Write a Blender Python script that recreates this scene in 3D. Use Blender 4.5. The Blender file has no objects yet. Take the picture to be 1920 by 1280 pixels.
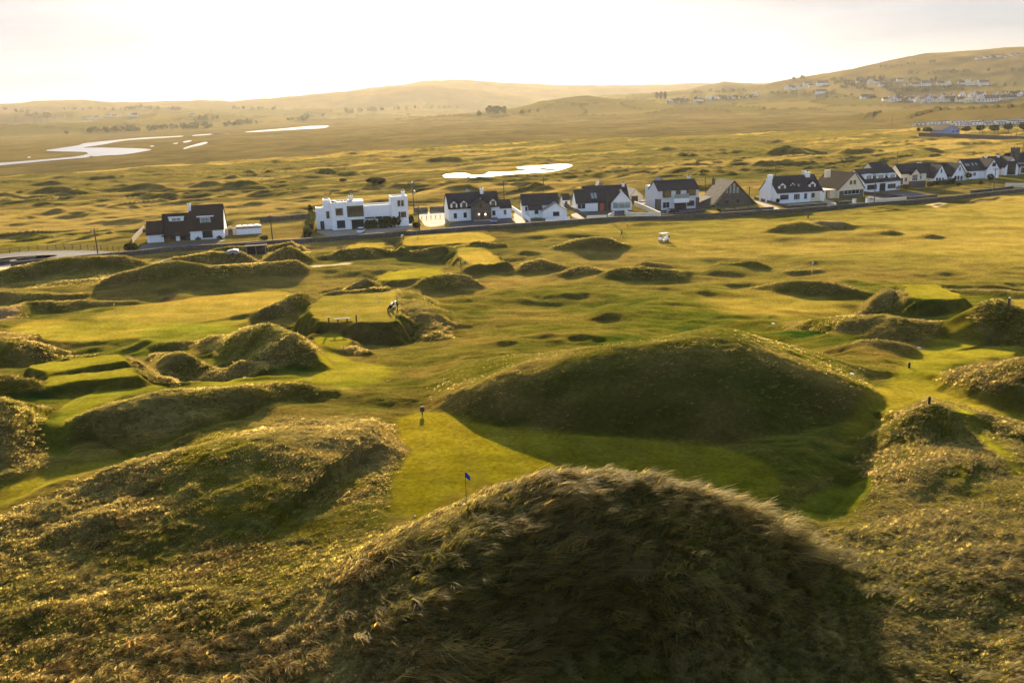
import bpy, bmesh, math, random
import numpy as np
from mathutils import Matrix, Vector
random.seed(7)
RNG = np.random.default_rng(11)
rad = math.radians
# ------------------------------------------------------------------ camera
FPX, PITCH, ROLL, CAMZ = 1700.0, rad(14.5), rad(1.9), 33.0
scene = bpy.context.scene
_R0 = np.array([1., 0, 0]); _U0 = np.array([0, math.sin(PITCH), math.cos(PITCH)])
FW = np.array([0, math.cos(PITCH), -math.sin(PITCH)])
RT = math.cos(ROLL)*_R0 - math.sin(ROLL)*_U0
UP = math.cos(ROLL)*_U0 + math.sin(ROLL)*_R0
cam_d = bpy.data.cameras.new('camera'); cam = bpy.data.objects.new('camera', cam_d)
scene.collection.objects.link(cam)
cam_d.sensor_width = 36.0; cam_d.lens = FPX/1920*36.0
cam_d.clip_start = 0.5; cam_d.clip_end = 40000
m = Matrix([[RT[i], UP[i], -FW[i], 0] for i in range(3)] + [[0, 0, 0, 1]])
m[0][3], m[1][3], m[2][3] = 0, 0, CAMZ
cam.matrix_world = m
scene.camera = cam
# ------------------------------------------------------------------ light
SUN_EL, SUN_AZ = rad(14.5), rad(-4.0)          # azimuth from +Y towards +X
world = bpy.data.worlds.new('World'); scene.world = world; world.use_nodes = True
nt = world.node_tree; nt.nodes.clear()
wo = nt.nodes.new('ShaderNodeOutputWorld'); bg = nt.nodes.new('ShaderNodeBackground')
sky = nt.nodes.new('ShaderNodeTexSky'); sky.sky_type = 'NISHITA'; sky.sun_disc = False
sky.sun_elevation = SUN_EL; sky.sun_rotation = SUN_AZ
sky.altitude = 30; sky.air_density = 0.65; sky.dust_density = 0.3; sky.ozone_density = 1.5
bg.inputs['Strength'].default_value = 0.15
# thin high cloud streaks, part of the sky itself
tc = nt.nodes.new('ShaderNodeTexCoord'); mp = nt.nodes.new('ShaderNodeMapping')
mp.inputs['Scale'].default_value = (2.2, 1.2, 14.0)
nz = nt.nodes.new('ShaderNodeTexNoise'); nz.inputs['Scale'].default_value = 2.2; nz.inputs['Detail'].default_value = 7
rp = nt.nodes.new('ShaderNodeValToRGB'); rp.color_ramp.elements[0].position = 0.40; rp.color_ramp.elements[1].position = 0.66
rp.color_ramp.elements[0].color = (1.30, 1.03, .84, 1); rp.color_ramp.elements[1].color = (.92, .80, .68, 1)
mx = nt.nodes.new('ShaderNodeMix'); mx.data_type = 'RGBA'; mx.blend_type = 'MULTIPLY'; mx.inputs[0].default_value = 1.0
nt.links.new(tc.outputs['Generated'], mp.inputs['Vector']); nt.links.new(mp.outputs['Vector'], nz.inputs['Vector'])
nt.links.new(nz.outputs['Fac'], rp.inputs['Fac'])
nt.links.new(sky.outputs['Color'], mx.inputs[6]); nt.links.new(rp.outputs['Color'], mx.inputs[7])
# the low sky is dimmed in its colour towards the horizon to avoid clipping
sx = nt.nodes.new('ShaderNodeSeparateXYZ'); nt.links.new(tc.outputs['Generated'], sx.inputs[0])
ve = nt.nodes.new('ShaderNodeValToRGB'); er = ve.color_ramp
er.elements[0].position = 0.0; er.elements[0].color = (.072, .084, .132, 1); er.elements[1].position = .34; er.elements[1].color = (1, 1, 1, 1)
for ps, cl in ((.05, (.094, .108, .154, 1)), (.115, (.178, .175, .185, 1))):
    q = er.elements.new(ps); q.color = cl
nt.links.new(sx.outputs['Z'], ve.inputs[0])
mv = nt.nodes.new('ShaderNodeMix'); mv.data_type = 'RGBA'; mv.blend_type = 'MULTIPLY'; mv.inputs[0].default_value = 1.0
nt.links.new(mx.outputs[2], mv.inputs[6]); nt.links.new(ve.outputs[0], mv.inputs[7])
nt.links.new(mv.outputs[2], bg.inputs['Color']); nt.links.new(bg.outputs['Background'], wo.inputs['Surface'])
sun_d = bpy.data.lights.new('sun', 'SUN'); sun = bpy.data.objects.new('sun', sun_d); scene.collection.objects.link(sun)
sun_d.energy = 4.3; sun_d.angle = rad(0.5); sun_d.color = (1.0, 0.80, 0.50)
_sd = Vector((math.sin(SUN_AZ)*math.cos(SUN_EL), math.cos(SUN_AZ)*math.cos(SUN_EL), math.sin(SUN_EL)))
sun.rotation_euler = _sd.to_track_quat('Z', 'Y').to_euler()
sun.location = (-300, 900, 400)
vs = scene.view_settings
vs.view_transform = 'Standard'; vs.look = 'None'; vs.gamma = 1.0; vs.use_curve_mapping = False
vs.exposure = 1.86
scene.cycles.use_denoising = True
scene.cycles.max_bounces = 6; scene.cycles.diffuse_bounces = 3; scene.cycles.transmission_bounces = 4
scene.cycles.volume_bounces = 1; scene.cycles.sample_clamp_indirect = 4.0
# ------------------------------------------------------------------ helpers
def ray(px, py):
    d = FW + (px-960)/FPX*RT + (640-py)/FPX*UP
    return d
def U(px, py, z):
    """world point on the level z seen at photo pixel (px, py)"""
    d = ray(px, py); t = (z-CAMZ)/d[2]
    return np.array([d[0]*t, d[1]*t, z])
def PX(p):
    v = np.array(p, float)-np.array([0, 0, CAMZ]); dz = v@FW
    return 960+FPX*(v@RT)/dz, 640-FPX*(v@UP)/dz
_perm = RNG.integers(0, 2**31, 8)
def _hash(ix, iy, s):
    h = (ix.astype(np.int64)*374761393 + iy.astype(np.int64)*668265263 + s*1442695041) & 0x7fffffff
    h = ((h ^ (h >> 13))*1274126177) & 0x7fffffff
    h = (h ^ (h >> 16)) & 0x7fffffff
    h = (h*69069 + 1013904223) & 0x7fffffff
    return ((h >> 7) & 0xffff)/65535.0
def vnoise(x, y, s=0):
    ix = np.floor(x); iy = np.floor(y); fx = x-ix; fy = y-iy
    fx = fx*fx*fx*(fx*(fx*6-15)+10); fy = fy*fy*fy*(fy*(fy*6-15)+10)
    a = _hash(ix, iy, s); b = _hash(ix+1, iy, s); c = _hash(ix, iy+1, s); d = _hash(ix+1, iy+1, s)
    return (a+(b-a)*fx)*(1-fy)+(c+(d-c)*fx)*fy
def fbm(x, y, s=0, n=4, g=0.5):
    v = np.zeros_like(x); a = 1.0; t = 0
    for i in range(n):
        ca, sa = math.cos(.6+i), math.sin(.6+i)
        v += a*(vnoise((x*ca-y*sa)*2**i+13.7*i, (x*sa+y*ca)*2**i-7.1*i, s+i)-.5)*2; t += a; a *= g
    return v/t
def sstep(a, b, x):
    t = np.clip((x-a)/(b-a), 0, 1); return t*t*(3-2*t)
# ------------------------------------------------------------------ ground shape
def base_h(x, y):
    z = np.interp(y, [-60, 0, 20, 88, 120, 150, 230, 420, 560, 900, 9000],
                  [6.0, 6.0, 6.0, 6.0, 2.5, 1.8, 1.9, 1.4, 1.0, 0.8, 0.8])
    return z
RIDGES = []
def _b1(p): return float(base_h(np.array([p[0]]), np.array([p[1]]))[0])
def solve(px, cy, by, s):
    """crest of a bank whose foot is seen at (px,by) and whose top is seen at (px,cy), climbing with mean slope s"""
    z0 = 2.0
    for _ in range(6):
        z0 = _b1(U(px, by, z0))
    f = U(px, by, z0); D0 = math.hypot(f[0], f[1])
    d = ray(px, cy); tn = -d[2]/math.hypot(d[0], d[1])
    dd = max(0.0, ((CAMZ-z0)-tn*D0)/(s+tn))
    u = f[:2]/D0
    c = f[:2]+u*dd
    return c, s*dd, dd
def ridge(pts, s=.55, back=1.6, tuft=.8, sharp=.5, minw=1.5, col=None, grow=1.0):
    P, Hh, W = [], [], []
    for q in pts:
        px, cy, by = q[:3]
        c, h, w = solve(px, cy, by, q[3] if len(q) > 3 else s)
        P.append(c); Hh.append(h*grow); W.append(max(w, minw))
    RIDGES.append(dict(P=np.array(P), H=np.array(Hh), wf=np.array(W)*1.08, wb=np.maximum(np.array(W)*back, minw), tuft=tuft, sharp=sharp, col=col))
def ridge_far(pts, D, wf, wb, sharp=.0, z0=.8, col=None):
    P, Hh = [], []
    for (px, py) in pts:
        d = ray(px, py); k = D/math.hypot(d[0], d[1])
        P.append((d[0]*k, d[1]*k)); Hh.append(max(.5, CAMZ+d[2]*k-z0))
    n = len(pts)
    RIDGES.append(dict(P=np.array(P), H=np.array(Hh), wf=np.full(n, float(wf)), wb=np.full(n, float(wb)), tuft=0., sharp=sharp, col=col, irr=0.))
def eval_ridge(r, x, y):
    P, Hh, wf, wb = r['P'], r['H'], r['wf'], r['wb']
    M = max(wf.max(), wb.max())*(1.95 if r.get('irr', .38) else 1.0)
    lo = P.min(0)-M; hi = P.max(0)+M
    sel = np.nonzero((x > lo[0]) & (x < hi[0]) & (y > lo[1]) & (y < hi[1]))[0]
    if len(sel) == 0: return sel, None
    xs, ys = x[sel], y[sel]
    best = np.full(len(sel), 1e18); h = np.zeros(len(sel)); w = np.ones(len(sel)); wb_ = np.ones(len(sel)); nx = np.zeros(len(sel)); ny = np.zeros(len(sel))
    for i in range(len(P)-1):
        ax, ay = P[i]; bx, by = P[i+1]; dx, dy = bx-ax, by-ay; L = dx*dx+dy*dy+1e-9
        t = np.clip(((xs-ax)*dx+(ys-ay)*dy)/L, 0, 1)
        qx, qy = ax+t*dx, ay+t*dy; d2 = (xs-qx)**2+(ys-qy)**2
        k = d2 < best
        best[k] = d2[k]; tk = t[k]
        h[k] = Hh[i]+(Hh[i+1]-Hh[i])*tk; w[k] = wf[i]+(wf[i+1]-wf[i])*tk; wb_[k] = wb[i]+(wb[i+1]-wb[i])*tk
        nx[k] = qx[k]; ny[k] = qy[k]
    wv = fbm(xs/7.3, ys/5.1, 331, 3)
    d = np.sqrt(best)+1e-6
    nl = np.hypot(nx, ny)+1e-6
    c = ((xs-nx)*(-nx/nl)+(ys-ny)*(-ny/nl))/d
    c = np.clip(c*1.6, -1, 1)
    ww = .5*(1+c)*w+.5*(1-c)*wb_
    ww = ww*(1+r.get('irr', .38)*wv)
    s_ = np.clip(d/ww, 0, 1)
    pc = .5+.5*np.cos(np.pi*s_); pl = np.clip(1-s_, 0, 1)
    pl = np.where(s_ < .12, 1-.06-s_*s_/.24*1.0, pl)          # rounded crest
    sh = r['sharp']
    body = (1-sh)*pc+sh*pl
    if r.get('irr', .38): body = .86*body+.14*(.5+.5*np.cos(np.pi*np.clip(d/(1.9*ww), 0, 1)))
    return sel, h*body*(1+.5*r.get('irr', .38)*fbm(xs/9.7+31, ys/6.3, 341, 3))
PLATEAUS = []
def poly_px(pts, z):
    if z is None:
        out = []
        for p in pts:
            zz = 2.0
            for _ in range(6): zz = _b1(U(p[0], p[1], zz))
            out.append(U(p[0], p[1], zz)[:2])
        return np.array(out)
    return np.array([U(a, b, z)[:2] for a, b in pts])
def sdf_poly(poly, x, y, pad):
    """signed distance (inside negative) for points near poly, others = pad"""
    out = np.full(len(x), float(pad))
    lo = poly.min(0)-pad; hi = poly.max(0)+pad
    sel = np.nonzero((x > lo[0]) & (x < hi[0]) & (y > lo[1]) & (y < hi[1]))[0]
    if len(sel) == 0: return out
    xs, ys = x[sel], y[sel]
    d2 = np.full(len(sel), 1e18); ins = np.zeros(len(sel), bool)
    n = len(poly)
    for i in range(n):
        ax, ay = poly[i]; bx, by = poly[(i+1) % n]; dx, dy = bx-ax, by-ay
        t = np.clip(((xs-ax)*dx+(ys-ay)*dy)/(dx*dx+dy*dy+1e-12), 0, 1)
        d2 = np.minimum(d2, (xs-ax-t*dx)**2+(ys-ay-t*dy)**2)
        cnd = ((ay > ys) != (by > ys))
        xi = ax+(ys-ay)*dx/(dy if abs(dy) > 1e-12 else 1e-12)
        ins ^= cnd & (xs < xi)
    d = np.sqrt(d2); d[ins] *= -1
    out[sel] = np.minimum(d, pad)
    return out
def plateau(pts, z, blend=2.0, tilt=None, inset=0.0):
    PLATEAUS.append((poly_px(pts, z), z, blend, inset))
# ------------------------------------------------------------------ dunes and banks, read off the photograph
# middle dune behind the green: steep shaded face, then a gently sloping crown
# left near mound
ridge([(200,900,930),(300,868,960),(400,842,985,.19),(500,823,990,.21),(600,812,975,.2),(690,808,950),(730,830,905),(750,868,890),(765,893,897)], s=.16, grow=.95, back=.6, tuft=.9, sharp=.2)
# long cigar mound
ridge([(125,820,850),(160,778,856),(230,746,850),(320,730,838),(400,726,818),(480,726,795),(560,727,765),(625,733,745)], s=.5, back=1.1, tuft=.85, sharp=.3)
# left edge bushes
ridge([(-60,750,900),(0,756,892),(50,760,885),(85,785,860)], s=.5, back=1.3, tuft=1., sharp=.2)
# bottom right swells
ridge([(1480,1200,1250),(1560,1150,1240),(1650,1112,1235),(1760,1085,1230),(1900,1065,1225),(2050,1050,1225)], s=.11, back=1.6, tuft=1., sharp=.2)
ridge([(1660,1010,1050),(1760,985,1055),(1860,968,1050),(1960,955,1040)], s=.19, back=1.5, tuft=.9, sharp=.1)
ridge([(-60,1130,1200),(120,1110,1190),(260,1120,1190),(380,1150,1200)], s=.10, back=1.5, tuft=1., sharp=.0)
ridge([(150,985,1020),(260,970,1030),(360,985,1030)], s=.11, back=1.5, tuft=1., sharp=.0)
# right: hollow with its rim and the peaked bank
ridge([(1618,808,835),(1660,782,858),(1700,766,870),(1738,754,872),(1775,775,868,.22),(1815,825,880,.12),(1870,890,925,.1)], s=.5, back=1.0, tuft=.7, sharp=.6)
ridge([(1640,905,985),(1740,860,1000),(1830,850,1000),(1900,905,1010)], s=.11, back=1.0, tuft=.75, sharp=.0)
# right mounds beside the paths
ridge([(1763,700,715),(1800,683,740),(1850,672,762),(1920,664,785),(2000,660,800)], s=.5, back=1.5, tuft=.9, sharp=.2)
ridge([(1808,590,640),(1822,566,652),(1860,556,656),(1910,572,656),(1960,600,660)], s=.45, back=.5, tuft=.9, sharp=.3)
ridge([(1780,798,812),(1850,800,832),(1920,810,858),(1990,815,870)], s=.35, back=1.2, tuft=.8, sharp=.2)
ridge([(1475,604,618),(1530,590,636),(1590,580,644),(1630,578,650),(1690,590,655),(1745,602,648),(1785,612,628)], s=.5, back=1.2, tuft=.9, sharp=.25)
ridge([(1612,572,582),(1640,545,582),(1663,529,575),(1685,545,572),(1700,556,580),(1740,561,583),(1770,566,584)], s=.6, back=.7, tuft=.9, sharp=.4)
ridge([(1560,655,668),(1620,642,672),(1690,650,672)], s=.35, back=1.2, tuft=.6, sharp=.1)
ridge([(1395,541,546),(1440,531,549),(1500,527,551),(1560,531,552),(1610,542,552)], s=.4, back=1.6, tuft=.7, sharp=.2)
ridge([(1760,535,541),(1830,533,548),(1920,540,556)], s=.3, back=1.6, tuft=.6, sharp=.1)
# left: tee platforms, hollow, ridges
ridge([(-40,690,740),(20,695,745),(70,702,742),(85,712,735)], s=.6, back=.6, tuft=1., sharp=.3)
ridge([(290,656,672),(330,651,690),(400,650,700),(450,652,702),(482,668,700),(500,690,702)], s=.55, back=.5, tuft=.9, sharp=.4)
ridge([(238,656,690),(285,690,712),(340,706,717),(420,703,713),(490,700,711),(545,702,710)], s=.6, back=.7, tuft=1., sharp=.5)
ridge([(285,640,646),(350,629,652),(420,616,664),(470,600,674),(520,598,684),(558,612,694),(585,640,698),(600,672,698)], s=.75, back=.8, tuft=1., sharp=.5, grow=.9)
RIDGES[-1]['irr'] = .2
ridge([(-40,616,672),(30,618,676),(80,628,668),(130,645,655)], s=.5, back=1.4, tuft=.8, sharp=.2)
ridge([(40,660,668),(130,648,664),(210,645,655),(270,634,640)], s=.3, back=1.2, tuft=.7)
ridge([(-30,568,600),(20,566,600),(55,561,590),(100,556,585),(150,556,575),(250,556,563)], s=.5, back=1.6, tuft=.6, sharp=.3)
ridge([(0,545,556),(50,540,560),(110,545,557),(160,543,552)], s=.45, back=1.2, tuft=.9)
ridge([(475,592,597),(520,570,595),(560,557,582),(600,548,562),(650,540,553),(700,536,549),(742,542,546)], s=.6, back=1.2, tuft=1., sharp=.3)
ridge([(635,536,541),(665,520,541),(687,513,541),(705,522,541),(722,536,542)], s=.7, back=.9, tuft=1., sharp=.3)
ridge([(635,648,662),(660,642,664),(690,655,668)], s=.5, back=1., tuft=1.)
ridge([(740,548,560),(775,556,600),(800,580,632),(815,612,640)], s=.45, back=.8, tuft=.9, sharp=.2)
# banks along the road, bunds of the works compound
ridge([(-30,520,535),(30,505,532),(100,497,524),(180,487,515),(240,486,508),(268,493,502)], s=.6, back=1.2, tuft=1., sharp=.2)
ridge([(200,528,538),(260,512,534),(300,498,532),(345,496,530),(390,506,527),(420,512,522)], s=.55, back=1., tuft=1., sharp=.3)
ridge([(375,520,528),(420,506,526),(460,498,523),(510,496,519),(560,491,515),(580,500,508)], s=.55, back=1., tuft=.9, sharp=.3)
ridge([(305,490,496),(330,482,500),(380,476,502),(420,476,504),(455,474,503),(485,488,500)], s=.8, back=.5, tuft=1., sharp=.5)
ridge([(335,480,484),(380,468,480),(430,459,474),(500,453,466),(545,453,465),(565,458,470)], s=.7, back=.8, tuft=1., sharp=.5)
ridge([(490,492,497),(515,473,494),(540,459,492),(560,460,490),(582,478,488)], s=.75, back=.4, tuft=1., sharp=.5)
# fairway side
ridge([(615,472,481),(640,462,483),(690,459,481),(725,462,474)], s=.5, back=2.5, tuft=.3)
ridge([(742,464,473),(780,461,476),(840,459,472),(900,456,468),(945,455,463)], s=.6, back=.6, tuft=.5, sharp=.5)
ridge([(770,540,545),(800,520,548),(840,513,547),(880,520,545),(905,535,541)], s=.45, back=.6, tuft=.9)
ridge([(965,500,506),(985,484,506),(1010,479,505),(1040,488,502),(1060,492,496)], s=.55, back=1.2, tuft=.9)
ridge([(1045,458,466),(1075,449,469),(1110,444,470),(1140,446,470),(1170,458,466)], s=.5, back=1.8, tuft=.5)
ridge([(1035,512,516),(1075,500,520),(1105,498,520),(1130,508,516)], s=.4, back=1.5, tuft=.6)
ridge([(1120,520,524),(1160,500,529),(1200,496,530),(1250,500,526),(1285,508,516)], s=.45, back=1.2, tuft=.6)
ridge([(1180,492,502),(1206,483,506),(1230,487,504),(1262,491,496)], s=.5, back=1.2, tuft=.6)
ridge([(1325,500,503),(1350,493,504),(1370,494,503)], s=.45, back=1.5, tuft=.6)
ridge([(1365,498,502),(1400,485,504),(1420,486,504),(1448,497,501)], s=.5, back=1.2, tuft=.7)
ridge([(1455,508,510),(1490,502,511),(1530,503,510)], s=.4, back=1.5, tuft=.5)
ridge([(1435,436,440),(1465,424,441),(1500,421,440),(1540,429,439)], s=.45, back=1.8, tuft=.5)
ridge([(1500,425,436),(1540,419,437),(1580,420,435),(1600,428,432)], s=.45, back=1.8, tuft=.3)
ridge([(1640,440,443),(1670,435,445),(1705,441,443)], s=.4, back=1.8, tuft=.5)
ridge([(1718,447,449),(1745,440,451),(1778,447,449)], s=.4, back=1.8, tuft=.5)
ridge([(1880,500,504),(1905,497,506),(1940,500,505)], s=.4, back=1.8, tuft=.3)
# small mounds of the course beyond the houses: (x0, x1, top, foot)
for x0, x1, cy, by in [(57,165,351,365),(30,46,358,363),(-20,32,361,372),(-20,30,372,380),(60,127,381,388),(170,200,348,354),(202,238,344,351),
    (217,320,349,358),(178,207,363,368),(240,332,365,375),(225,267,382,386),(302,325,331,335),(362,455,329,335),(332,370,338,342),(360,425,339,353),
    (405,500,343,357),(435,480,317,322),(473,499,314,317),(496,552,315,321),(575,627,317,324),(601,625,306,310),(662,686,305,309),(684,715,296,301),
    (627,678,321,330),(765,881,294,302),(896,928,281,285),(864,919,338,343),(823,907,350,360),(400,455,330,336),(511,540,341,348),(432,487,343,354),
    (1234,1262,279,284),(1269,1315,286,292),(1397,1431,277,281),(1436,1518,277,291),(1571,1640,277,288),(1463,1484,249,252),(1576,1612,263,266),
    (1353,1536,300,312),(1302,1354,314,317),(1290,1370,318,327),(1232,1320,323,330),(1582,1645,278,284),(1597,1626,284,288),(1693,1760,277,283),
    (1718,1780,289,296),(1520,1537,301,304),(1700,1734,256,259),(1707,1730,264,266),(1764,1786,260,264),(1790,1900,266,271),(1700,1758,278,282),
    (1716,1780,290,295),(1880,1930,277,281),(975,1028,351,360),(960,1000,347,352),(1040,1090,300,304),(1110,1150,292,296),(1180,1215,297,301),
    (700,760,344,348),(560,600,345,349),(120,165,398,403),(20,80,405,410),(1010,1060,284,287),(1330,1365,285,288),(1130,1180,272,275),(640,700,288,291)]:
    xm = .5*(x0+x1)+.12*(x1-x0); dy = (by-cy)
    ridge([(x0,by-.35*dy,by),(x0*.6+xm*.4,cy+.25*dy,by),(xm,cy,by),(x1*.6+xm*.4,cy+.2*dy,by),(x1,by-.3*dy,by)], s=.33, back=1.6, tuft=.3, sharp=.1, grow=1.05, col=(.075,.070,.018))
    RIDGES[-1]['irr'] = .95
NEAR_RIDGES = len(RIDGES)
# hills on the skyline and the slopes in front of them
FAR_COL = None
ridge_far([(-250,199),(-100,197),(0,196),(60,192),(150,190),(240,191),(330,189),(430,191),(500,187),(560,182),(620,176),(700,168),(770,163)], 6000, 1500, 1500)
ridge_far([(560,190),(640,176),(700,164),(762,160),(792,154),(860,151),(940,155),(1040,160),(1120,161),(1200,160),(1290,157),(1380,158),(1480,156)], 7200, 2300, 1500)
ridge_far([(1190,176),(1290,168),(1330,160),(1358,153),(1400,155),(1460,160),(1520,168)], 4300, 800, 800)
ridge_far([(1360,170),(1440,158),(1500,149),(1560,138),(1620,127),(1700,110),(1760,103),(1830,97),(1900,90),(1960,88),(2060,83),(2250,80)], 3500, 1200, 1500)
ridge_far([(905,214),(960,203),(1020,190),(1070,184),(1110,182),(1160,187),(1230,195),(1330,203)], 2600, 500, 700)
ridge_far([(1200,208),(1330,198),(1430,193),(1520,189),(1640,184),(1760,176),(1900,168),(2100,160)], 2350, 560, 900)
ridge_far([(1800,203),(1860,196),(1930,190),(2050,182)], 1280, 190, 300)
ridge_far([(-300,238),(-60,233),(40,231),(140,228),(230,231),(300,237)], 2800, 430, 700)
ridge_far([(120,232),(230,221),(300,214),(360,213),(430,214),(520,218),(600,222),(680,223)], 3500, 750, 900)
ridge_far([(-100,214),(0,212),(100,208),(200,203),(300,202),(420,205),(560,205),(700,205)], 4600, 900, 900)
TPS = []
def tps(pts, hull, tuft, back=None, foot=()):
    """a dune as one smooth surface through points read off the photograph: (px, py, z) seen points, back = world points behind the crest"""
    P = [U(a, b, c) for a, b, c in pts]
    P += list(back(P)) if back else []
    P = np.array(P)
    hx = np.array([U(a, b, c)[:2] for a, b, c in hull]) if not callable(hull) else hull(P)
    n = len(P); r = np.hypot(P[:, None, 0]-P[None, :, 0], P[:, None, 1]-P[None, :, 1])
    K = np.where(r > 0, r*r*np.log(r+1e-9), 0)+np.eye(n)*6.
    A = np.zeros((n+3, n+3)); A[:n, :n] = K; A[:n, n] = 1; A[:n, n+1] = P[:, 0]; A[:n, n+2] = P[:, 1]; A[n:, :n] = A[:n, n:].T
    w = np.linalg.solve(A, np.concatenate([P[:, 2], np.zeros(3)]))
    TPS.append(dict(P=P, w=w, hull=hx, tuft=tuft))
def eval_tps(T, x, y, pad=4.0):
    d = sdf_poly(T['hull'], x, y, pad)
    sel = np.nonzero(d < pad)[0]
    if len(sel) == 0: return sel, None, None
    xs, ys = x[sel], y[sel]; v = T['w'][-3]+T['w'][-2]*xs+T['w'][-1]*ys
    for i, p in enumerate(T['P']):
        r2 = (xs-p[0])**2+(ys-p[1])**2+1e-9
        v = v+T['w'][i]*.5*r2*np.log(r2)
    return sel, v, sstep(3.5, -2.0, d[sel])
FC = [(500,1140,6.2),(560,1117,6.6),(640,1074,7.3),(720,1031,8.4),(800,995,9.6),(880,955,10.9),(960,915,11.9),(1040,892,12.5),(1120,885,12.7),(1200,892,12.5),(1280,914,12.0),(1370,945,10.8),(1450,976,9.5),(1530,1024,8.0),(1600,1082,6.8),(1680,1140,6.2)]
FF = [(880,1000,10.7),(960,962,11.8),(1040,940,12.45),(1120,934,12.62),(1200,941,12.45),(1280,964,11.95),(1370,994,10.7),(1450,1024,9.4),(1000,1290,6.8),(1150,1300,6.4),(1300,1300,6.2),(1450,1235,6.2),(1545,1180,6.3),(900,1290,7.4),(800,1290,7.3),(700,1250,7.2),(800,1060,9.5),(760,1130,8.9),(700,1100,8.3),(640,1150,7.2),(880,1050,10.5),(880,1130,9.6),(820,1190,8.6),(960,1160,8.3),(560,1200,6.4),(430,1150,6.0),(500,1290,6.1),(1720,1200,6.1),(1640,1290,6.1),(1760,1060,6.2),(1570,1090,6.8),(1500,1120,7.1),(1000,1450,6.2),(1300,1450,6.1),(700,1450,6.4)]
tps(FC+FF, lambda P: np.concatenate([P[:1, :2]-[2, 0], P[:len(FC), :2]+np.array([0, 9.5]), [[26, 44], [26, 20], [-22, 20], [-16, 40]]]), 1.0,
    back=lambda P: [np.array([p[0], p[1]+(9.5 if p[2] > 9 else 6.5), 5.7]) for p in P[:len(FC)]])
MF = [(815,775,6.),(870,791,6.),(960,804,6.),(1100,819,6.),(1250,831,6.),(1380,832,6.),(1500,803,6.1),(1600,777,6.2),(1665,747,6.2)]
MD = [(870,753,7.3),(960,696,9.4),(1080,661,11.1),(1160,645,11.8),(1230,656,11.6),(1330,685,10.75),(1430,692,10.05),(1550,707,8.8)]
MC = [(830,745,6.9),(885,715,7.8),(940,684,8.9),(1060,648,10.9),(1130,634,11.6),(1200,626,11.7),(1280,614,11.9),(1340,609,11.9),(1400,618,11.6),(1470,655,10.1),(1560,692,8.4),(1640,732,6.9)]
MC[8] = (1400,620,11.2)
tps(MF+MD+MC, lambda P: np.concatenate([P[:len(MF), :2], (P[len(MF)+len(MD):len(MF)+len(MD)+len(MC), :2]+np.array([0, 16]))[::-1]]), .3,
    back=lambda P: [np.array([p[0]-.5, p[1]+16, 4.2 if p[1] > 84 else 5.2]) for p in P[len(MF)+len(MD):len(MF)+len(MD)+len(MC)]])
# ------------------------------------------------------------------ level platforms
GREEN = [(735,792),(765,775),(830,770),(880,790),(960,805),(1100,815),(1250,826),(1380,845),(1450,870),(1470,905),(1440,940),(1350,960),(1200,985),(1000,995),(860,985),(790,978),(740,960),(722,925),(745,880),(768,850),(750,815)]
plateau(GREEN, 6.0, 2.5)
TEE_A = [(578,575),(605,556),(650,551),(742,545),(747,575),(745,603),(680,607),(610,607),(590,598)]
plateau(TEE_A, 5.0, 2.6)
TEE_STEP = [(583,628),(640,624),(660,640),(640,652),(595,650)]
plateau(TEE_STEP, 3.9, 2.2)
TEE_B = [(48,690),(60,683),(232,660),(240,677),(90,700)]
plateau(TEE_B, 6.55, 1.8)
TEE_C = [(76,727),(92,707),(250,684),(256,703),(150,716)]
plateau(TEE_C, 6.35, 1.8)
TEE_D = [(1682,532),(1755,531),(1808,558),(1770,562),(1712,562)]
plateau(TEE_D, 3.9, 2.4)
TEE_E = [(1885,560),(1960,560),(1960,620),(1920,594)]
plateau(TEE_E, 4.4, 1.2)
TEE_F = [(700,519),(760,504),(822,502),(838,514),(800,520),(716,527)]
plateau(TEE_F, 2.7, 2.5)
TEE_G = [(846,463),(905,461),(952,495),(880,499)]
plateau(TEE_G, 2.6, 2.5)
TEE_H = [(752,443),(830,437),(905,432),(942,452),(850,457),(755,463)]
plateau(TEE_H, 2.9, 2.0)
PAD = [(352,492),(380,484),(430,478),(452,478),(450,486),(400,492)]
SHELF = [(-160,520),(-60,511),(30,504),(120,494),(240,483),(330,474),(430,467),(520,461),(600,456.5),(700,449),(780,443),(880,435),(960,430),(1060,423),(1150,416.5),(1240,415),(1330,411),(1400,406),(1500,400),(1600,392),(1700,385),(1800,375.5),(1920,362),(2100,342),(2100,300),(1920,318),(1700,334),(1500,352),(1300,360),(1100,372),(960,384),(800,392),(620,402),(480,418),(300,440),(200,455),(-60,466)]
plateau(SHELF, 2.0, 4.0)
MARSH_LINE = poly_px([(-700,385),(-200,348),(0,333),(250,315),(480,300),(800,276),(960,268),(1200,258),(1500,247),(1720,241),(2000,238),(2500,236)], .9)
def marsh_mask(x, y):
    yl = np.interp(x, MARSH_LINE[:, 0], MARSH_LINE[:, 1])
    return sstep(-4, 10, y-yl)
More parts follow.
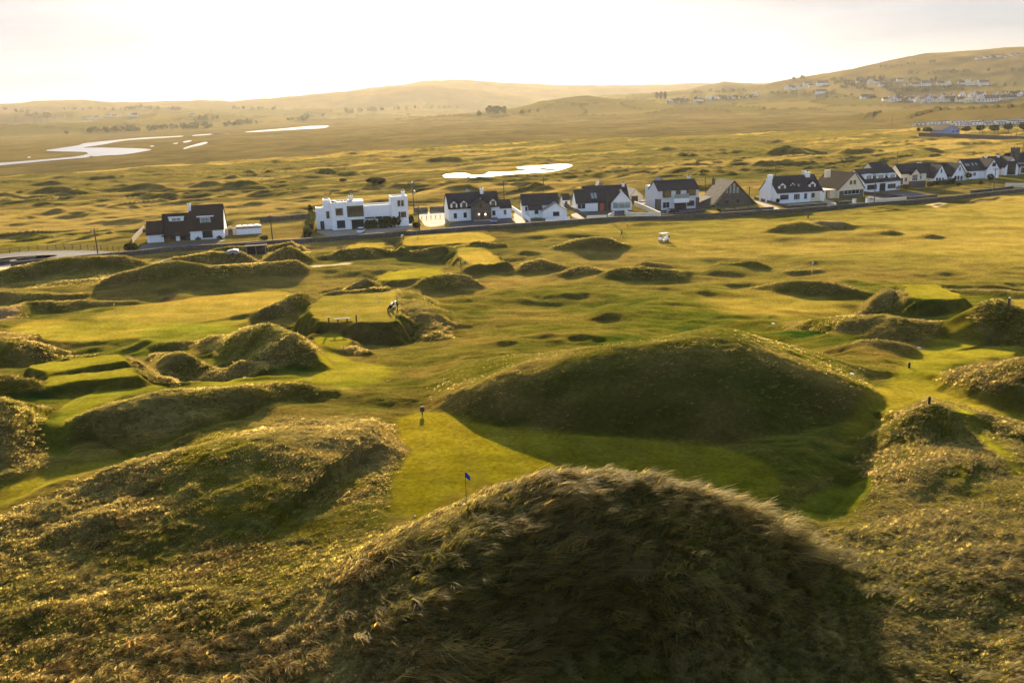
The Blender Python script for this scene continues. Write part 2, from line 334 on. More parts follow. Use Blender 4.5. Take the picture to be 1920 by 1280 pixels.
# ------------------------------------------------------------------ mown ground
HOLLOWS = []
for pts, z_, dep, bl_ in (([(305,668),(350,657),(440,656),(482,672),(488,694),(420,702),(335,701)], 6., 1.7, 2.6), ([(1490,945),(1515,885),(1570,830),(1640,795),(1705,772),(1728,792),(1685,855),(1660,925),(1615,962),(1540,970)], 6., 2.0, 5.5)):
    HOLLOWS.append((poly_px(pts, z_), dep, bl_))
POND_W = poly_px([(829,330),(860,324),(930,321),(985,312),(1040,307),(1076,308),(1072,316),(1020,325),(940,331),(860,334)], 2.0)
MOWN = []
def mown(pts, z=None, col=(.105,.108,.016), soft=.5, amt=1.0):
    if soft > .35:
        for _ in range(2): pts = [q for i in range(len(pts)) for a, b in [(pts[i], pts[(i+1) % len(pts)])] for q in ((.75*a[0]+.25*b[0], .75*a[1]+.25*b[1]), (.25*a[0]+.75*b[0], .25*a[1]+.75*b[1]))]
    MOWN.append((poly_px(pts, z), col, soft, amt))
G1 = (.12,.112,.012); G2 = (.150,.119,.026); G3 = (.14,.125,.016)
mown(GREEN, 6.0, (.140,.127,.010), .6)
mown([(820,950),(840,925),(900,905),(980,900),(1000,960),(880,985)], 6.0, (.142,.118,.016), .3)
mown([(1475,955),(1530,905),(1580,885),(1640,880),(1625,930),(1590,955),(1530,965)], 6.1, (.12,.125,.013), .4)
mown(TEE_A, 5.0, G2, .3); mown(TEE_STEP, 3.9, G1, .4); mown(TEE_B, 6.55, (.115,.115,.013), .2); mown(TEE_C, 6.35, (.115,.115,.013), .2)
mown(TEE_D, 3.9, (.115,.11,.014), .3); mown(TEE_E, 4.4, G2, .3); mown(TEE_F, 2.7, G3, .4); mown(TEE_G, 2.6, G2, .4); mown(TEE_H, 3.0, G2, .4)
mown([(640,470),(665,452),(720,449),(745,458),(720,464)], None, G2, .5)
mown([(160,600),(200,580),(300,562),(420,545),(520,540),(570,550),(520,575),(450,592),(330,610),(230,618)], None, G2, 1.0)
mown([(0,620),(60,600),(160,600),(330,612),(450,595),(480,600),(380,625),(280,632),(150,640),(60,640)], None, (.140,.118,.02), 1.0)
mown([(1310,560),(1400,545),(1500,552),(1590,560),(1600,578),(1530,590),(1440,597),(1350,590)], None, G2, 3.0, .75)
mown([(1770,560),(1808,560),(1822,600),(1815,650),(1920,650),(1920,662),(1830,672),(1765,690),(1760,715),(1800,748),(1920,778),(1960,800),(1920,800),(1800,790),(1760,755),(1740,755),(1640,810),(1600,830),(1560,850),(1600,770),(1640,740),(1700,680),(1745,650),(1780,620)], None, (.13,.12,.014), .8)
mown([(1745,752),(1790,770),(1860,850),(1920,905),(1980,960),(1960,1000),(1890,910),(1820,830),(1760,775)], 6.0, (.115,.115,.013), .7)
mown([(1000,430),(1150,420),(1300,415),(1500,405),(1700,395),(1920,370),(2200,345),(2200,500),(1920,500),(1700,505),(1500,480),(1300,470),(1240,470),(1180,465),(1160,440),(1080,440),(1000,455)], None, (.125,.106,.026), 9., .7)
mown([(120,770),(85,800),(80,860),(125,870),(140,850),(130,800)], 6.0, (.10,.11,.014), .5)
mown([(-40,970),(120,905),(300,850),(450,800),(600,745),(700,715),(760,690),(640,670),(600,700),(560,715),(640,725),(560,760),(420,815),(270,850),(130,875),(-40,920)], None, (.125,.118,.014), 1.0)
mown([(255,712),(400,722),(560,722),(600,700),(690,690),(600,645),(596,700),(540,708),(420,712),(320,718)], None, (.118,.115,.014), .5)
mown([(130,740),(260,715),(330,720),(240,740),(170,765),(120,800),(110,770)], None, (.115,.112,.014), .5)
mown([(480,610),(300,600),(250,630),(300,645),(420,640)], None, (.12,.12,.016), 1.0, .7)
SHORT = [poly_px(q, 6.) for q in ([(330,850),(480,790),(640,780),(760,810),(760,900),(720,1010),(600,1040),(420,1010),(300,950)], [(1560,985),(1640,860),(1745,750),(1830,800),(1960,930),(1960,1010),(1700,1010)], [(380,1000),(720,960),(700,1020),(560,1120),(430,1110)])]
ROUGHP = []
def rough(pts, amt=1.0, soft=1.5, z=6.0): ROUGHP.append((poly_px(pts, z), amt, soft))
rough([(-100,1010),(100,940),(300,865),(500,800),(700,800),(745,850),(715,930),(680,1010),(760,985),(880,935),(1000,890),(1110,872),(1250,895),(1400,935),(1480,965),(1560,985),(1640,950),(1640,880),(1620,845),(1650,800),(1745,755),(1800,820),(1870,900),(1920,970),(2100,1100),(2300,1400),(-400,1400)])
rough([(-200,760),(80,760),(85,870),(40,920),(-200,960)], 1., .8)
rough([(-200,520),(60,500),(250,484),(300,490),(330,470),(560,450),(590,480),(580,510),(420,525),(200,535),(-200,560)], .8, 1.0, 2.)
rough([(-400,475),(0,462),(180,452),(262,440),(250,425),(150,430),(0,440),(-400,460)], .9, 1.5, 2.)
SAND = []
def sand(pts, z, col=(.23,.15,.085), soft=.4): SAND.append((poly_px(pts, z), col, soft))
sand([(0,582),(40,566),(52,572),(30,592),(0,600)], 2.4)
sand([(290,556),(310,548),(335,544),(320,553)], 2.0, (.06,.045,.03))
sand([(1735,385),(1760,379),(1785,380),(1755,387)], 2.0, (.34,.27,.16))
sand([(565,492),(660,488),(650,494),(560,498)], 2.0, (.36,.31,.22))
sand([(262,490),(300,489),(322,497),(290,500)], 2.0, (.36,.31,.22))
sand([(-60,496),(26,494),(40,505),(-60,510)], 2.0, (.40,.36,.30))
sand([(370,490),(430,478),(452,478),(450,487),(400,494)], 2.0, (.42,.38,.32))
sand([(1505,422),(1590,421),(1580,431),(1520,431)], 2.4, (.20,.15,.08))
sand([(690,372),(700,338),(742,340)],2.0,(.3,.24,.1)) if False else None
# ------------------------------------------------------------------ ground evaluation
def worley(x, y, sc, s):
    """F1 cell id noise and F2-F1 on a jittered grid"""
    gx, gy = x/sc, y/sc; ix = np.floor(gx); iy = np.floor(gy)
    f1 = np.full(len(x), 9.); f2 = np.full(len(x), 9.); idv = np.zeros(len(x))
    for a in (-1, 0, 1):
        for b in (-1, 0, 1):
            cx = ix+a; cy = iy+b
            d = np.hypot(cx+.15+.7*_hash(cx, cy, s)-gx, cy+.15+.7*_hash(cx, cy, s+1)-gy)
            k = d < f1
            f2 = np.where(k, f1, np.minimum(f2, d)); f1 = np.where(k, d, f1); idv = np.where(k, _hash(cx, cy, s+2), idv)
    return idv, (f2-f1)*sc
def ground(x, y, want=False):
    x = np.asarray(x, float).ravel(); y = np.asarray(y, float).ravel(); n = len(x)
    fine = np.zeros(n); acc = np.zeros(n); tf = np.zeros(n); big = np.zeros(n); ncol = np.zeros((n, 3)); nw = np.zeros(n)
    for i, r in enumerate(RIDGES):
        sel, h = eval_ridge(r, x, y)
        if h is None: continue
        if i < NEAR_RIDGES:
            acc[sel] += np.maximum(h, 0)**3
            tf[sel] = np.maximum(tf[sel], r['tuft']*sstep(.22, .75, h+.35*fbm(x[sel]/3.1, y[sel]/2.3, 351, 2)))
            if r['col'] is not None:
                w = sstep(.15, .6, h); nw[sel] = np.maximum(nw[sel], w*.5)
        else:
            big[sel] = np.maximum(big[sel], h)
    mm = marsh_mask(x, y)
    tz = np.zeros(n); tk = np.zeros(n); dn = np.zeros(n)
    for i, T in enumerate(TPS):
        sel, v, k = eval_tps(T, x, y)
        if v is None: continue
        tz[sel] = np.where(k > tk[sel], v, tz[sel]); tk[sel] = np.maximum(tk[sel], k)
        tf[sel] = np.maximum(tf[sel], T['tuft']*k*sstep(.1, .9, v-6+.4*fbm(x[sel]/3.1, y[sel]/2.3, 351, 2)))
        if i == 1: fine[sel] = np.maximum(fine[sel], k)
        if i == 0: dn[sel] = k*sstep(.2, 1.6, v-6)
    rid = np.cbrt(acc)
    z = base_h(x, y)
    # mown / rough / sand
    mow = np.zeros(n); col = np.zeros((n, 3)); wj = fbm(x/1.3, y/1.3, 40, 2)*.35
    for poly, c, soft, amt in MOWN:
        d = sdf_poly(poly, x, y, 8*soft+2)
        k = sstep(soft, -soft, d+wj*min(1., soft*1.5))*amt
        mow = np.maximum(mow, k); col = col*(1-k[:, None])+np.array(c)*k[:, None]
    rgh = np.zeros(n)
    for poly in SHORT: fine = np.maximum(fine, .72*sstep(3., -3., sdf_poly(poly, x, y, 8.)+wj*4))
    for poly, amt, soft in ROUGHP:
        d = sdf_poly(poly, x, y, 8*soft+2); rgh = np.maximum(rgh, amt*sstep(soft, -soft, d+wj*2))
    tuft = np.maximum(tf, rgh)*(1-mow)*(1-mm)
    # plateaus
    zr = z+rid
    zr = np.where(tk > 0, np.maximum(zr, zr*(1-tk)+tk*tz)*.5+.5*(zr*(1-tk)+tk*np.maximum(tz, zr-.3)), zr)
    und = fbm(x/17, y/11, 3, 3)*1.25+fbm(x/41, y/26, 9, 2)*1.3
    und = und*(1-.72*mow)*np.interp(y, [60, 95, 250], [.45, 1.0, 1.0])
    zr = zr+und*(1-.7*mm)
    zr = zr+fbm(x/13+.6*und, y/6, 371, 3)*.50*(1-.6*mow)*(1-.5*tuft)*np.interp(y, [62, 90, 235, 300], [0, 1, 1, 0])*(1-mm)
    for poly, zz, blend, inset in PLATEAUS:
        d = sdf_poly(poly, x, y, blend*3+1)+(fbm(x/2.4, y/1.9, 361, 3)*.45*blend if zz != 2.0 and zz != 6.0 else 0)
        k = sstep(blend, -.5, d)
        zr = zr*(1-k)+zz*k
    for poly, dep, blh in HOLLOWS:
        zr = zr-dep*sstep(blh*.4, -blh, sdf_poly(poly, x, y, 8.)+fbm(x/2., y/2., 381, 2)*.4)
    sk = 1-sstep(4.0, -.5, sdf_poly(PLATEAUS[-1][0], x, y, 13.))
    # hummocks of long grass
    near = np.clip(1-(y-150)/120, 0, 1)
    hum = fbm(x/2.9, y/2.2, 21, 3)*.30-np.abs(fbm(x/1.3, y/1.0, 25, 2))*.22+.08
    zr = zr+hum*tuft*near*1.15*sk*np.interp(y, [60, 85], [1, .55])*(1-.7*fine)
    semi = (1-tuft)*(1-mow)*(1-mm)
    zr = zr+sk*semi*near*(fbm(x/2.4, y/1.6, 31, 4)*.17)
    ruu, rvv = x*.83+y*.55, y*.83-x*.55
    far2 = np.clip((y-200)/60, 0, 1)*(1-mm)
    zr = zr+far2*(1-.5*mow)*(fbm(x/14, y/9, 51, 3)*.5+fbm(ruu/46, rvv/11, 55, 3)*.75)*np.clip((sdf_poly(PLATEAUS[-1][0], x, y, 12.))/12, 0, 1)
    # low linked dune ridges between the fairways
    rn = np.clip(1-np.abs(fbm(ruu/27, rvv/8.5, 391, 3))*3.0, 0, 1)**2*sstep(-.08, .28, fbm(ruu/75, rvv/30, 395, 2))
    offs = np.clip((sdf_poly(PLATEAUS[-1][0], x, y, 12.))/12, 0, 1)
    zr = zr+rn*(1-mow)*offs*(far2*.95+.40*np.interp(y, [84, 110, 205, 232], [0, 1, 1, 0])*(1-tuft)*(1-mm))
    nw = np.maximum(nw, rn*.75*np.clip((y-90)/40, 0, 1)*(1-mm)*offs)
    pk = sstep(7., 1.0, sdf_poly(POND_W, x, y, 9.)); zr = zr*(1-pk)+1.88*pk
    # marsh and hills
    zr = np.where(mm > 0, zr*(1-mm)+mm*(.8+fbm(x/30, y/18, 61, 3)*.18), zr)
    if n > 4 or big.max() > 0:
        hb = sstep(3, 40, big)
        zr = zr+big+hb*(fbm(x/300, y/300, 71, 4)*14+fbm(x/70, y/70, 75, 3)*4.0)*np.clip(big/50, .15, 1)
    if not want: return zr
    return zr, dict(mow=mow, col=col, tuft=tuft, mm=mm, rid=rid, big=big, nw=nw, hum=hum, und=und, dune=dn, fine=fine)
def gz(x, y): return float(ground(np.array([x]), np.array([y]))[0])
def ground_color(x, y, a):
    n = len(x)
    n1 = fbm(x/7, y/5, 101, 4); n2 = fbm(x/2.0, y/1.4, 111, 3); n3 = fbm(x/60, y/26, 121, 3); n4 = fbm(x/22, y/9, 131, 3)
    semi = np.array([.100, .089, .017])+n1[:, None]*np.array([.060, .026, .012])+n3[:, None]*np.array([.05, .020, .014])+n2[:, None]*np.array([.03, .022, .006])+fbm(x/5+.2*y, y/.9, 115, 3)[:, None]*np.array([.04, .028, .008])
    far = sstep(110, 260, y)[:, None]
    ru, rv = x*.83+y*.55, y*.83-x*.55
    bands = fbm(ru/150, rv/17, 401, 3); bl = sstep(.0, .22, bands)[:, None]
    farc = np.array([.074, .064, .022])*(1-bl)+np.array([.165, .126, .045])*bl
    farc = farc+n4[:, None]*np.array([.03, .02, .008])+n1[:, None]*np.array([.018, .013, .005])+n3[:, None]*np.array([.022, .010, .006])
    semi = semi*(1-far)+far*farc
    gr = np.array([.115, .105, .017])+n2[:, None]*.02; st = np.array([.20, .155, .05])+n2[:, None]*np.array([.05, .04, .015])
    k = sstep(-.25, .35, n1)[:, None]
    rgh = gr*(1-k)+st*k
    c = semi*(1-a['tuft'][:, None])+rgh*a['tuft'][:, None]
    c = c*(1-a['nw'][:, None]*.75)+np.array([.085, .075, .018])*a['nw'][:, None]*.75
    mw = a['mow'][:, None]
    stripe = (np.sin(x*1.9+.4*y)*.5)[:, None]*.004
    mc = a['col']/np.maximum(mw, 1e-3)
    mc = mc*(1+.20*n1[:, None]+.14*n2[:, None]+.16*n4[:, None]+.16*fbm(x/6+.2*y, y/1.1, 117, 3)[:, None])*np.array([1., 1., 1.])+n4[:, None]*np.array([.022, .002, .003])*mw+stripe
    c = c*(1-mw)+mc*mw
    for poly, sc_, soft in SAND:
        d = sdf_poly(poly, x, y, 6.); kk = sstep(soft, -soft, d)[:, None]
        c = c*(1-kk)+np.array(sc_)*kk*(1+.15*n2[:, None])
    mm = a['mm'][:, None]
    mn = fbm(x/55, y/80, 141, 4)[:, None]; mn2 = fbm(x/14, y/22, 151, 3)[:, None]
    mc = np.array([.047, .040, .021])+mn*np.array([.018, .014, .006])+mn2*np.array([.018, .015, .006])
    c = c*(1-mm)+mc*mm
    # green meadow strips inland
    hb = sstep(1.5, 9, a['big'])[:, None]
    idv, edge = worley(x+fbm(x/160, y/160, 161, 2)*60, y*.55+fbm(x/160, y/160, 165, 2)*40, 150., 171)
    f = np.array([.062, .058, .026])[None]*(.7+.6*idv[:, None])
    f = np.where(idv[:, None] > .62, np.array([.09, .076, .036])*(.7+.3*idv[:, None]), f)
    f = np.where(idv[:, None] < .22, np.array([.055, .044, .022])[None], f)
    hi = sstep(45, 110, a['big'])[:, None]*.8
    moor = np.array([.066, .053, .026])+fbm(x/60, y/60, 181, 4)[:, None]*np.array([.04, .03, .014])
    f = f*(1-hi)+moor*hi
    hedge = (sstep(7, 3, edge))[:, None]*(1-hi)
    f = f*(1-hedge)+np.array([.04, .04, .018])*hedge
    c = c*(1-hb)+f*.62*hb
    c = np.clip(c, .008, .8)
    return c, (hedge*hb)[:, 0]
# ------------------------------------------------------------------ ground sheet
rows = [-35.]
while rows[-1] < 9300:
    yy = rows[-1]
    if yy < 16: st = 1.5
    elif yy < 20: st = .3
    else: st = min(max(.13, (.62 if yy < 190 else .62-.40*min(1, (yy-190)/60))*yy*yy/(27*907)), (9 if yy < 1000 else 18) if yy < 3400 else 45)
    rows.append(yy+st)
rows = np.array(rows)
NC = 1180
t = np.linspace(-1, 1, NC)
hw = np.where(rows < 20, 46., 34+.585*rows+.06*np.maximum(rows-400, 0))
GX = t[None, :]*hw[:, None]; GY = np.repeat(rows[:, None], NC, 1)
fx, fy = GX.ravel(), GY.ravel()
gzv = np.zeros(len(fx)); gcol = np.zeros((len(fx), 4)); gcol[:, 3] = 1; gmow = np.zeros(len(fx))
CH = 200000
for i in range(0, len(fx), CH):
    zc, at = ground(fx[i:i+CH], fy[i:i+CH], True)
    cc, hedge = ground_color(fx[i:i+CH], fy[i:i+CH], at)
    gzv[i:i+CH] = zc+hedge*3.0; gcol[i:i+CH, :3] = cc; gmow[i:i+CH] = np.maximum(at['mow'], at['mm']*.3)
def grid_mesh(name, X, Y, Z, nr, nc):
    me = bpy.data.meshes.new(name)
    co = np.stack([X, Y, Z], 1).astype(np.float32)
    i = np.arange(nr-1)[:, None]*nc+np.arange(nc-1)[None, :]
    q = np.stack([i, i+1, i+nc+1, i+nc], -1).reshape(-1, 4)
    me.vertices.add(len(co)); me.vertices.foreach_set('co', co.ravel())
    me.loops.add(q.size); me.loops.foreach_set('vertex_index', q.ravel().astype(np.int32))
    me.polygons.add(len(q)); me.polygons.foreach_set('loop_start', (np.arange(len(q))*4).astype(np.int32))
    me.polygons.foreach_set('use_smooth', np.ones(len(q), bool))
    me.update(calc_edges=True)
    return me
gme = grid_mesh('ground', fx, fy, gzv, len(rows), NC)
ca = gme.attributes.new('soil', 'FLOAT_COLOR', 'POINT'); ca.data.foreach_set('color', gcol.astype(np.float32).ravel())
ma = gme.attributes.new('mown', 'FLOAT', 'POINT'); ma.data.foreach_set('value', gmow.astype(np.float32))
gob = bpy.data.objects.new('ground', gme); scene.collection.objects.link(gob); gob['kind'] = 'structure'
def mat_new(name):
    mt = bpy.data.materials.new(name); mt.use_nodes = True
    nt = mt.node_tree; nt.nodes.clear()
    out = nt.nodes.new('ShaderNodeOutputMaterial')
    return mt, nt, out
def ground_mat():
    mt, nt, out = mat_new('links_turf')
    N, L = nt.nodes.new, nt.links.new
    at = N('ShaderNodeAttribute'); at.attribute_name = 'soil'
    mw = N('ShaderNodeAttribute'); mw.attribute_name = 'mown'
    geo = N('ShaderNodeNewGeometry')
    n1 = N('ShaderNodeTexNoise'); n1.inputs['Scale'].default_value = 2.6; n1.inputs['Detail'].default_value = 6; n1.inputs['Roughness'].default_value = .65
    n2 = N('ShaderNodeTexNoise'); n2.inputs['Scale'].default_value = .35; n2.inputs['Detail'].default_value = 5
    L(geo.outputs['Position'], n1.inputs['Vector']); L(geo.outputs['Position'], n2.inputs['Vector'])
    r1 = N('ShaderNodeMapRange'); r1.inputs[1].default_value = .25; r1.inputs[2].default_value = .75; r1.inputs[3].default_value = .26; r1.inputs[4].default_value = .70
    r2 = N('ShaderNodeMapRange'); r2.inputs[1].default_value = .3; r2.inputs[2].default_value = .7; r2.inputs[3].default_value = .84; r2.inputs[4].default_value = 1.16
    L(n1.outputs['Fac'], r1.inputs[0]); L(n2.outputs['Fac'], r2.inputs[0])
    mu = N('ShaderNodeMath'); mu.operation = 'MULTIPLY'; L(r1.outputs[0], mu.inputs[0]); L(r2.outputs[0], mu.inputs[1])
    m = N('ShaderNodeMix'); m.data_type = 'RGBA'; m.blend_type = 'MULTIPLY'; m.inputs[0].default_value = 1
    L(at.outputs['Color'], m.inputs[6]); L(mu.outputs[0], m.inputs[7])
    df = N('ShaderNodeBsdfDiffuse'); L(m.outputs[2], df.inputs['Color']); df.inputs['Roughness'].default_value = 1.0
    sh = N('ShaderNodeBsdfSheen'); sh.inputs['Roughness'].default_value = .45
    shc = N('ShaderNodeMix'); shc.data_type = 'RGBA'; shc.blend_type = 'MULTIPLY'; shc.inputs[0].default_value = 1; L(m.outputs[2], shc.inputs[6]); shc.inputs[7].default_value = (4.6, 4.1, 2.6, 1)
    L(shc.outputs[2], sh.inputs['Color'])
    ad = N('ShaderNodeAddShader'); L(df.outputs[0], ad.inputs[0]); L(sh.outputs[0], ad.inputs[1])
    inv = N('ShaderNodeMapRange'); inv.inputs[1].default_value = 0; inv.inputs[2].default_value = 1; inv.inputs[3].default_value = .55; inv.inputs[4].default_value = .16
    L(mw.outputs['Fac'], inv.inputs[0])
    n3 = N('ShaderNodeTexNoise'); n3.inputs['Scale'].default_value = 5.5; n3.inputs['Detail'].default_value = 5; L(geo.outputs['Position'], n3.inputs['Vector'])
    bp = N('ShaderNodeBump'); bp.inputs['Distance'].default_value = .22; L(inv.outputs[0], bp.inputs['Strength']); L(n3.outputs['Fac'], bp.inputs['Height'])
    L(bp.outputs[0], df.inputs['Normal']); L(bp.outputs[0], sh.inputs['Normal'])
    L(ad.outputs[0], out.inputs['Surface'])
    return mt
gme.materials.append(ground_mat())

ZG = gzv.reshape(len(rows), NC)
def zgrid(x, y):
    i = np.clip(np.searchsorted(rows, y)-1, 0, len(rows)-2); fy_ = (y-rows[i])/(rows[i+1]-rows[i])
    def col(j):
        u = np.clip((x/hw[j]+1)*.5*(NC-1), 0, NC-1.001); k = u.astype(int); f = u-k
        return ZG[j, k]*(1-f)+ZG[j, k+1]*f
    return col(i)*(1-fy_)+col(i+1)*fy_
def gz(x, y): return float(zgrid(np.array([float(x)]), np.array([float(y)]))[0])
def G(px, py, tmin=18., tmax=8800.):
    """first point of the ground along the line of sight through photo pixel (px,py)"""
    d = ray(px, py); lo, hi = tmin, tmax
    for it in range(3):
        t = np.geomspace(lo, hi, 400); gx, gy = d[0]*t, d[1]*t
        below = (CAMZ+d[2]*t) < zgrid(gx, gy)
        i = int(np.argmax(below)) if below.any() else len(t)-1
        lo, hi = t[max(i-1, 0)], t[i]
    return np.array([d[0]*hi, d[1]*hi, gz(d[0]*hi, d[1]*hi)])
# ------------------------------------------------------------------ marram grass (ground cover: one object, instanced clumps)
def grass_mat():
    mt, nt, out = mat_new('marram_blades')
    N, L = nt.nodes.new, nt.links.new
    a = N('ShaderNodeAttribute'); a.attribute_type = 'INSTANCER'; a.attribute_name = 'tint'
    b = N('ShaderNodeAttribute'); b.attribute_name = 'tone'
    m = N('ShaderNodeMix'); m.data_type = 'RGBA'; m.blend_type = 'MULTIPLY'; m.inputs[0].default_value = 1
    L(a.outputs['Color'], m.inputs[6]); L(b.outputs['Color'], m.inputs[7])
    d = N('ShaderNodeBsdfDiffuse'); tr = N('ShaderNodeBsdfTranslucent'); L(m.outputs[2], d.inputs['Color']); L(m.outputs[2], tr.inputs['Color'])
    g = N('ShaderNodeBsdfGlossy'); g.inputs['Roughness'].default_value = .5; g.inputs['Color'].default_value = (.9, .85, .7, 1)
    mx = N('ShaderNodeMixShader'); mx.inputs[0].default_value = .80; L(d.outputs[0], mx.inputs[1]); L(tr.outputs[0], mx.inputs[2])
    mg = N('ShaderNodeMixShader'); mg.inputs[0].default_value = .015; L(mx.outputs[0], mg.inputs[1]); L(g.outputs[0], mg.inputs[2])
    L(mg.outputs[0], out.inputs['Surface'])
    return mt
GRASS_M = grass_mat()
def clump_mesh(seed, locks, per, spread, hgt, lean, wid):
    """a tussock: several wind-combed locks of blades that share a direction"""
    r = np.random.default_rng(seed)
    V, Fc, T = [], [], []
    for l in range(locks):
        a = r.uniform(0, 2*np.pi); rr = spread*np.sqrt(r.uniform()); lx, ly = rr*np.cos(a), rr*np.sin(a)
        laz = r.normal(0, .26); lh = hgt*r.uniform(.7, 1.15); lln = lean*r.uniform(.65, 1.3); lt = r.choice([.28, .5, .9, 1.25, 1.5])*r.uniform(.85, 1.1); hue = r.uniform(-.14, .14)
        for i in range(per):
            bx, by = lx+r.normal(0, .045), ly+r.normal(0, .045)
            h = lh*r.uniform(.75, 1.08); az = laz+r.normal(0, .16); ln = lln*r.uniform(.85, 1.15)
            dx, dy = np.cos(az), np.sin(az); w = wid*r.uniform(.6, 1.3); ph = az+np.pi/2+r.normal(0, .5)
            sx, sy = np.cos(ph), np.sin(ph); tone = lt*r.uniform(.8, 1.2); n0 = len(V)
            for k, u in enumerate((0, .36, .70, 1.0)):
                q = h*ln*u**1.7; zz = h*(u-.30*ln*u**2.4*.8); wk = w*(.75, 1, .62, .06)[k]
                cx = bx+dx*q+.3*u*rr*np.cos(a); cy = by+dy*q+.3*u*rr*np.sin(a)
                V += [(cx-sx*wk, cy-sy*wk, zz-.06*(k == 0)), (cx+sx*wk, cy+sy*wk, zz-.06*(k == 0))]
                T += [(tone*(1+hue), tone, tone*(1-hue), 1)]*2
            for k in range(3):
                q = n0+2*k; Fc.append((q, q+1, q+3, q+2))
    me = bpy.data.meshes.new('marram_clump'); me.from_pydata(V, [], Fc)
    at = me.attributes.new('tone', 'FLOAT_COLOR', 'POINT'); at.data.foreach_set('color', np.array(T, np.float32).ravel())
    me.materials.append(GRASS_M)
    return me
clump_col = bpy.data.collections.new('marram_clumps')
for i in range(10):
    o = bpy.data.objects.new('marram_clump_%02d' % i, clump_mesh(100+i, 8 if i < 7 else 5, 4, .38 if i < 7 else .2, .88 if i < 7 else .55, 1.3 if i < 7 else 1., .019))
    clump_col.objects.link(o)
for i in range(10, 16):
    o = bpy.data.objects.new('marram_clump_%02d' % i, clump_mesh(100+i, 10, 7, .42, .22, 1.1, .0075)); clump_col.objects.link(o)
def grass_object(name, pts, rot, scl, tint, idx, label):
    me = bpy.data.meshes.new(name); n = len(pts)
    me.vertices.add(n); me.vertices.foreach_set('co', pts.astype(np.float32).ravel())
    for nm, ty, arr, key in (('turn', 'FLOAT_VECTOR', rot, 'vector'), ('size', 'FLOAT', scl, 'value'), ('tint', 'FLOAT_COLOR', tint, 'color'), ('pick', 'INT', idx, 'value')):
        at = me.attributes.new(nm, ty, 'POINT'); at.data.foreach_set(key, arr.ravel().astype(np.int32 if ty == 'INT' else np.float32))
    o = bpy.data.objects.new(name, me); scene.collection.objects.link(o)
    o['kind'] = 'stuff'; o['label'] = label; o['category'] = 'grass'
    ng = bpy.data.node_groups.new(name+'_scatter', 'GeometryNodeTree')
    ng.interface.new_socket('Geometry', in_out='INPUT', socket_type='NodeSocketGeometry')
    ng.interface.new_socket('Geometry', in_out='OUTPUT', socket_type='NodeSocketGeometry')
    N, L = ng.nodes.new, ng.links.new
    gi = N('NodeGroupInput'); go = N('NodeGroupOutput')
    ci = N('GeometryNodeCollectionInfo'); ci.inputs['Collection'].default_value = clump_col
    ci.inputs['Separate Children'].default_value = True; ci.inputs['Reset Children'].default_value = True
    ip = N('GeometryNodeInstanceOnPoints'); ip.inputs['Pick Instance'].default_value = True
    def na(nm, ty):
        q = N('GeometryNodeInputNamedAttribute'); q.data_type = ty; q.inputs['Name'].default_value = nm; return q.outputs['Attribute']
    e = N('FunctionNodeEulerToRotation'); L(na('turn', 'FLOAT_VECTOR'), e.inputs[0])
    L(gi.outputs[0], ip.inputs['Points']); L(ci.outputs[0], ip.inputs['Instance']); L(na('pick', 'INT'), ip.inputs['Instance Index'])
    L(e.outputs[0], ip.inputs['Rotation']); L(na('size', 'FLOAT'), ip.inputs['Scale']); L(ip.outputs[0], go.inputs[0])
    md = o.modifiers.new('scatter', 'NODES'); md.node_group = ng
    return o
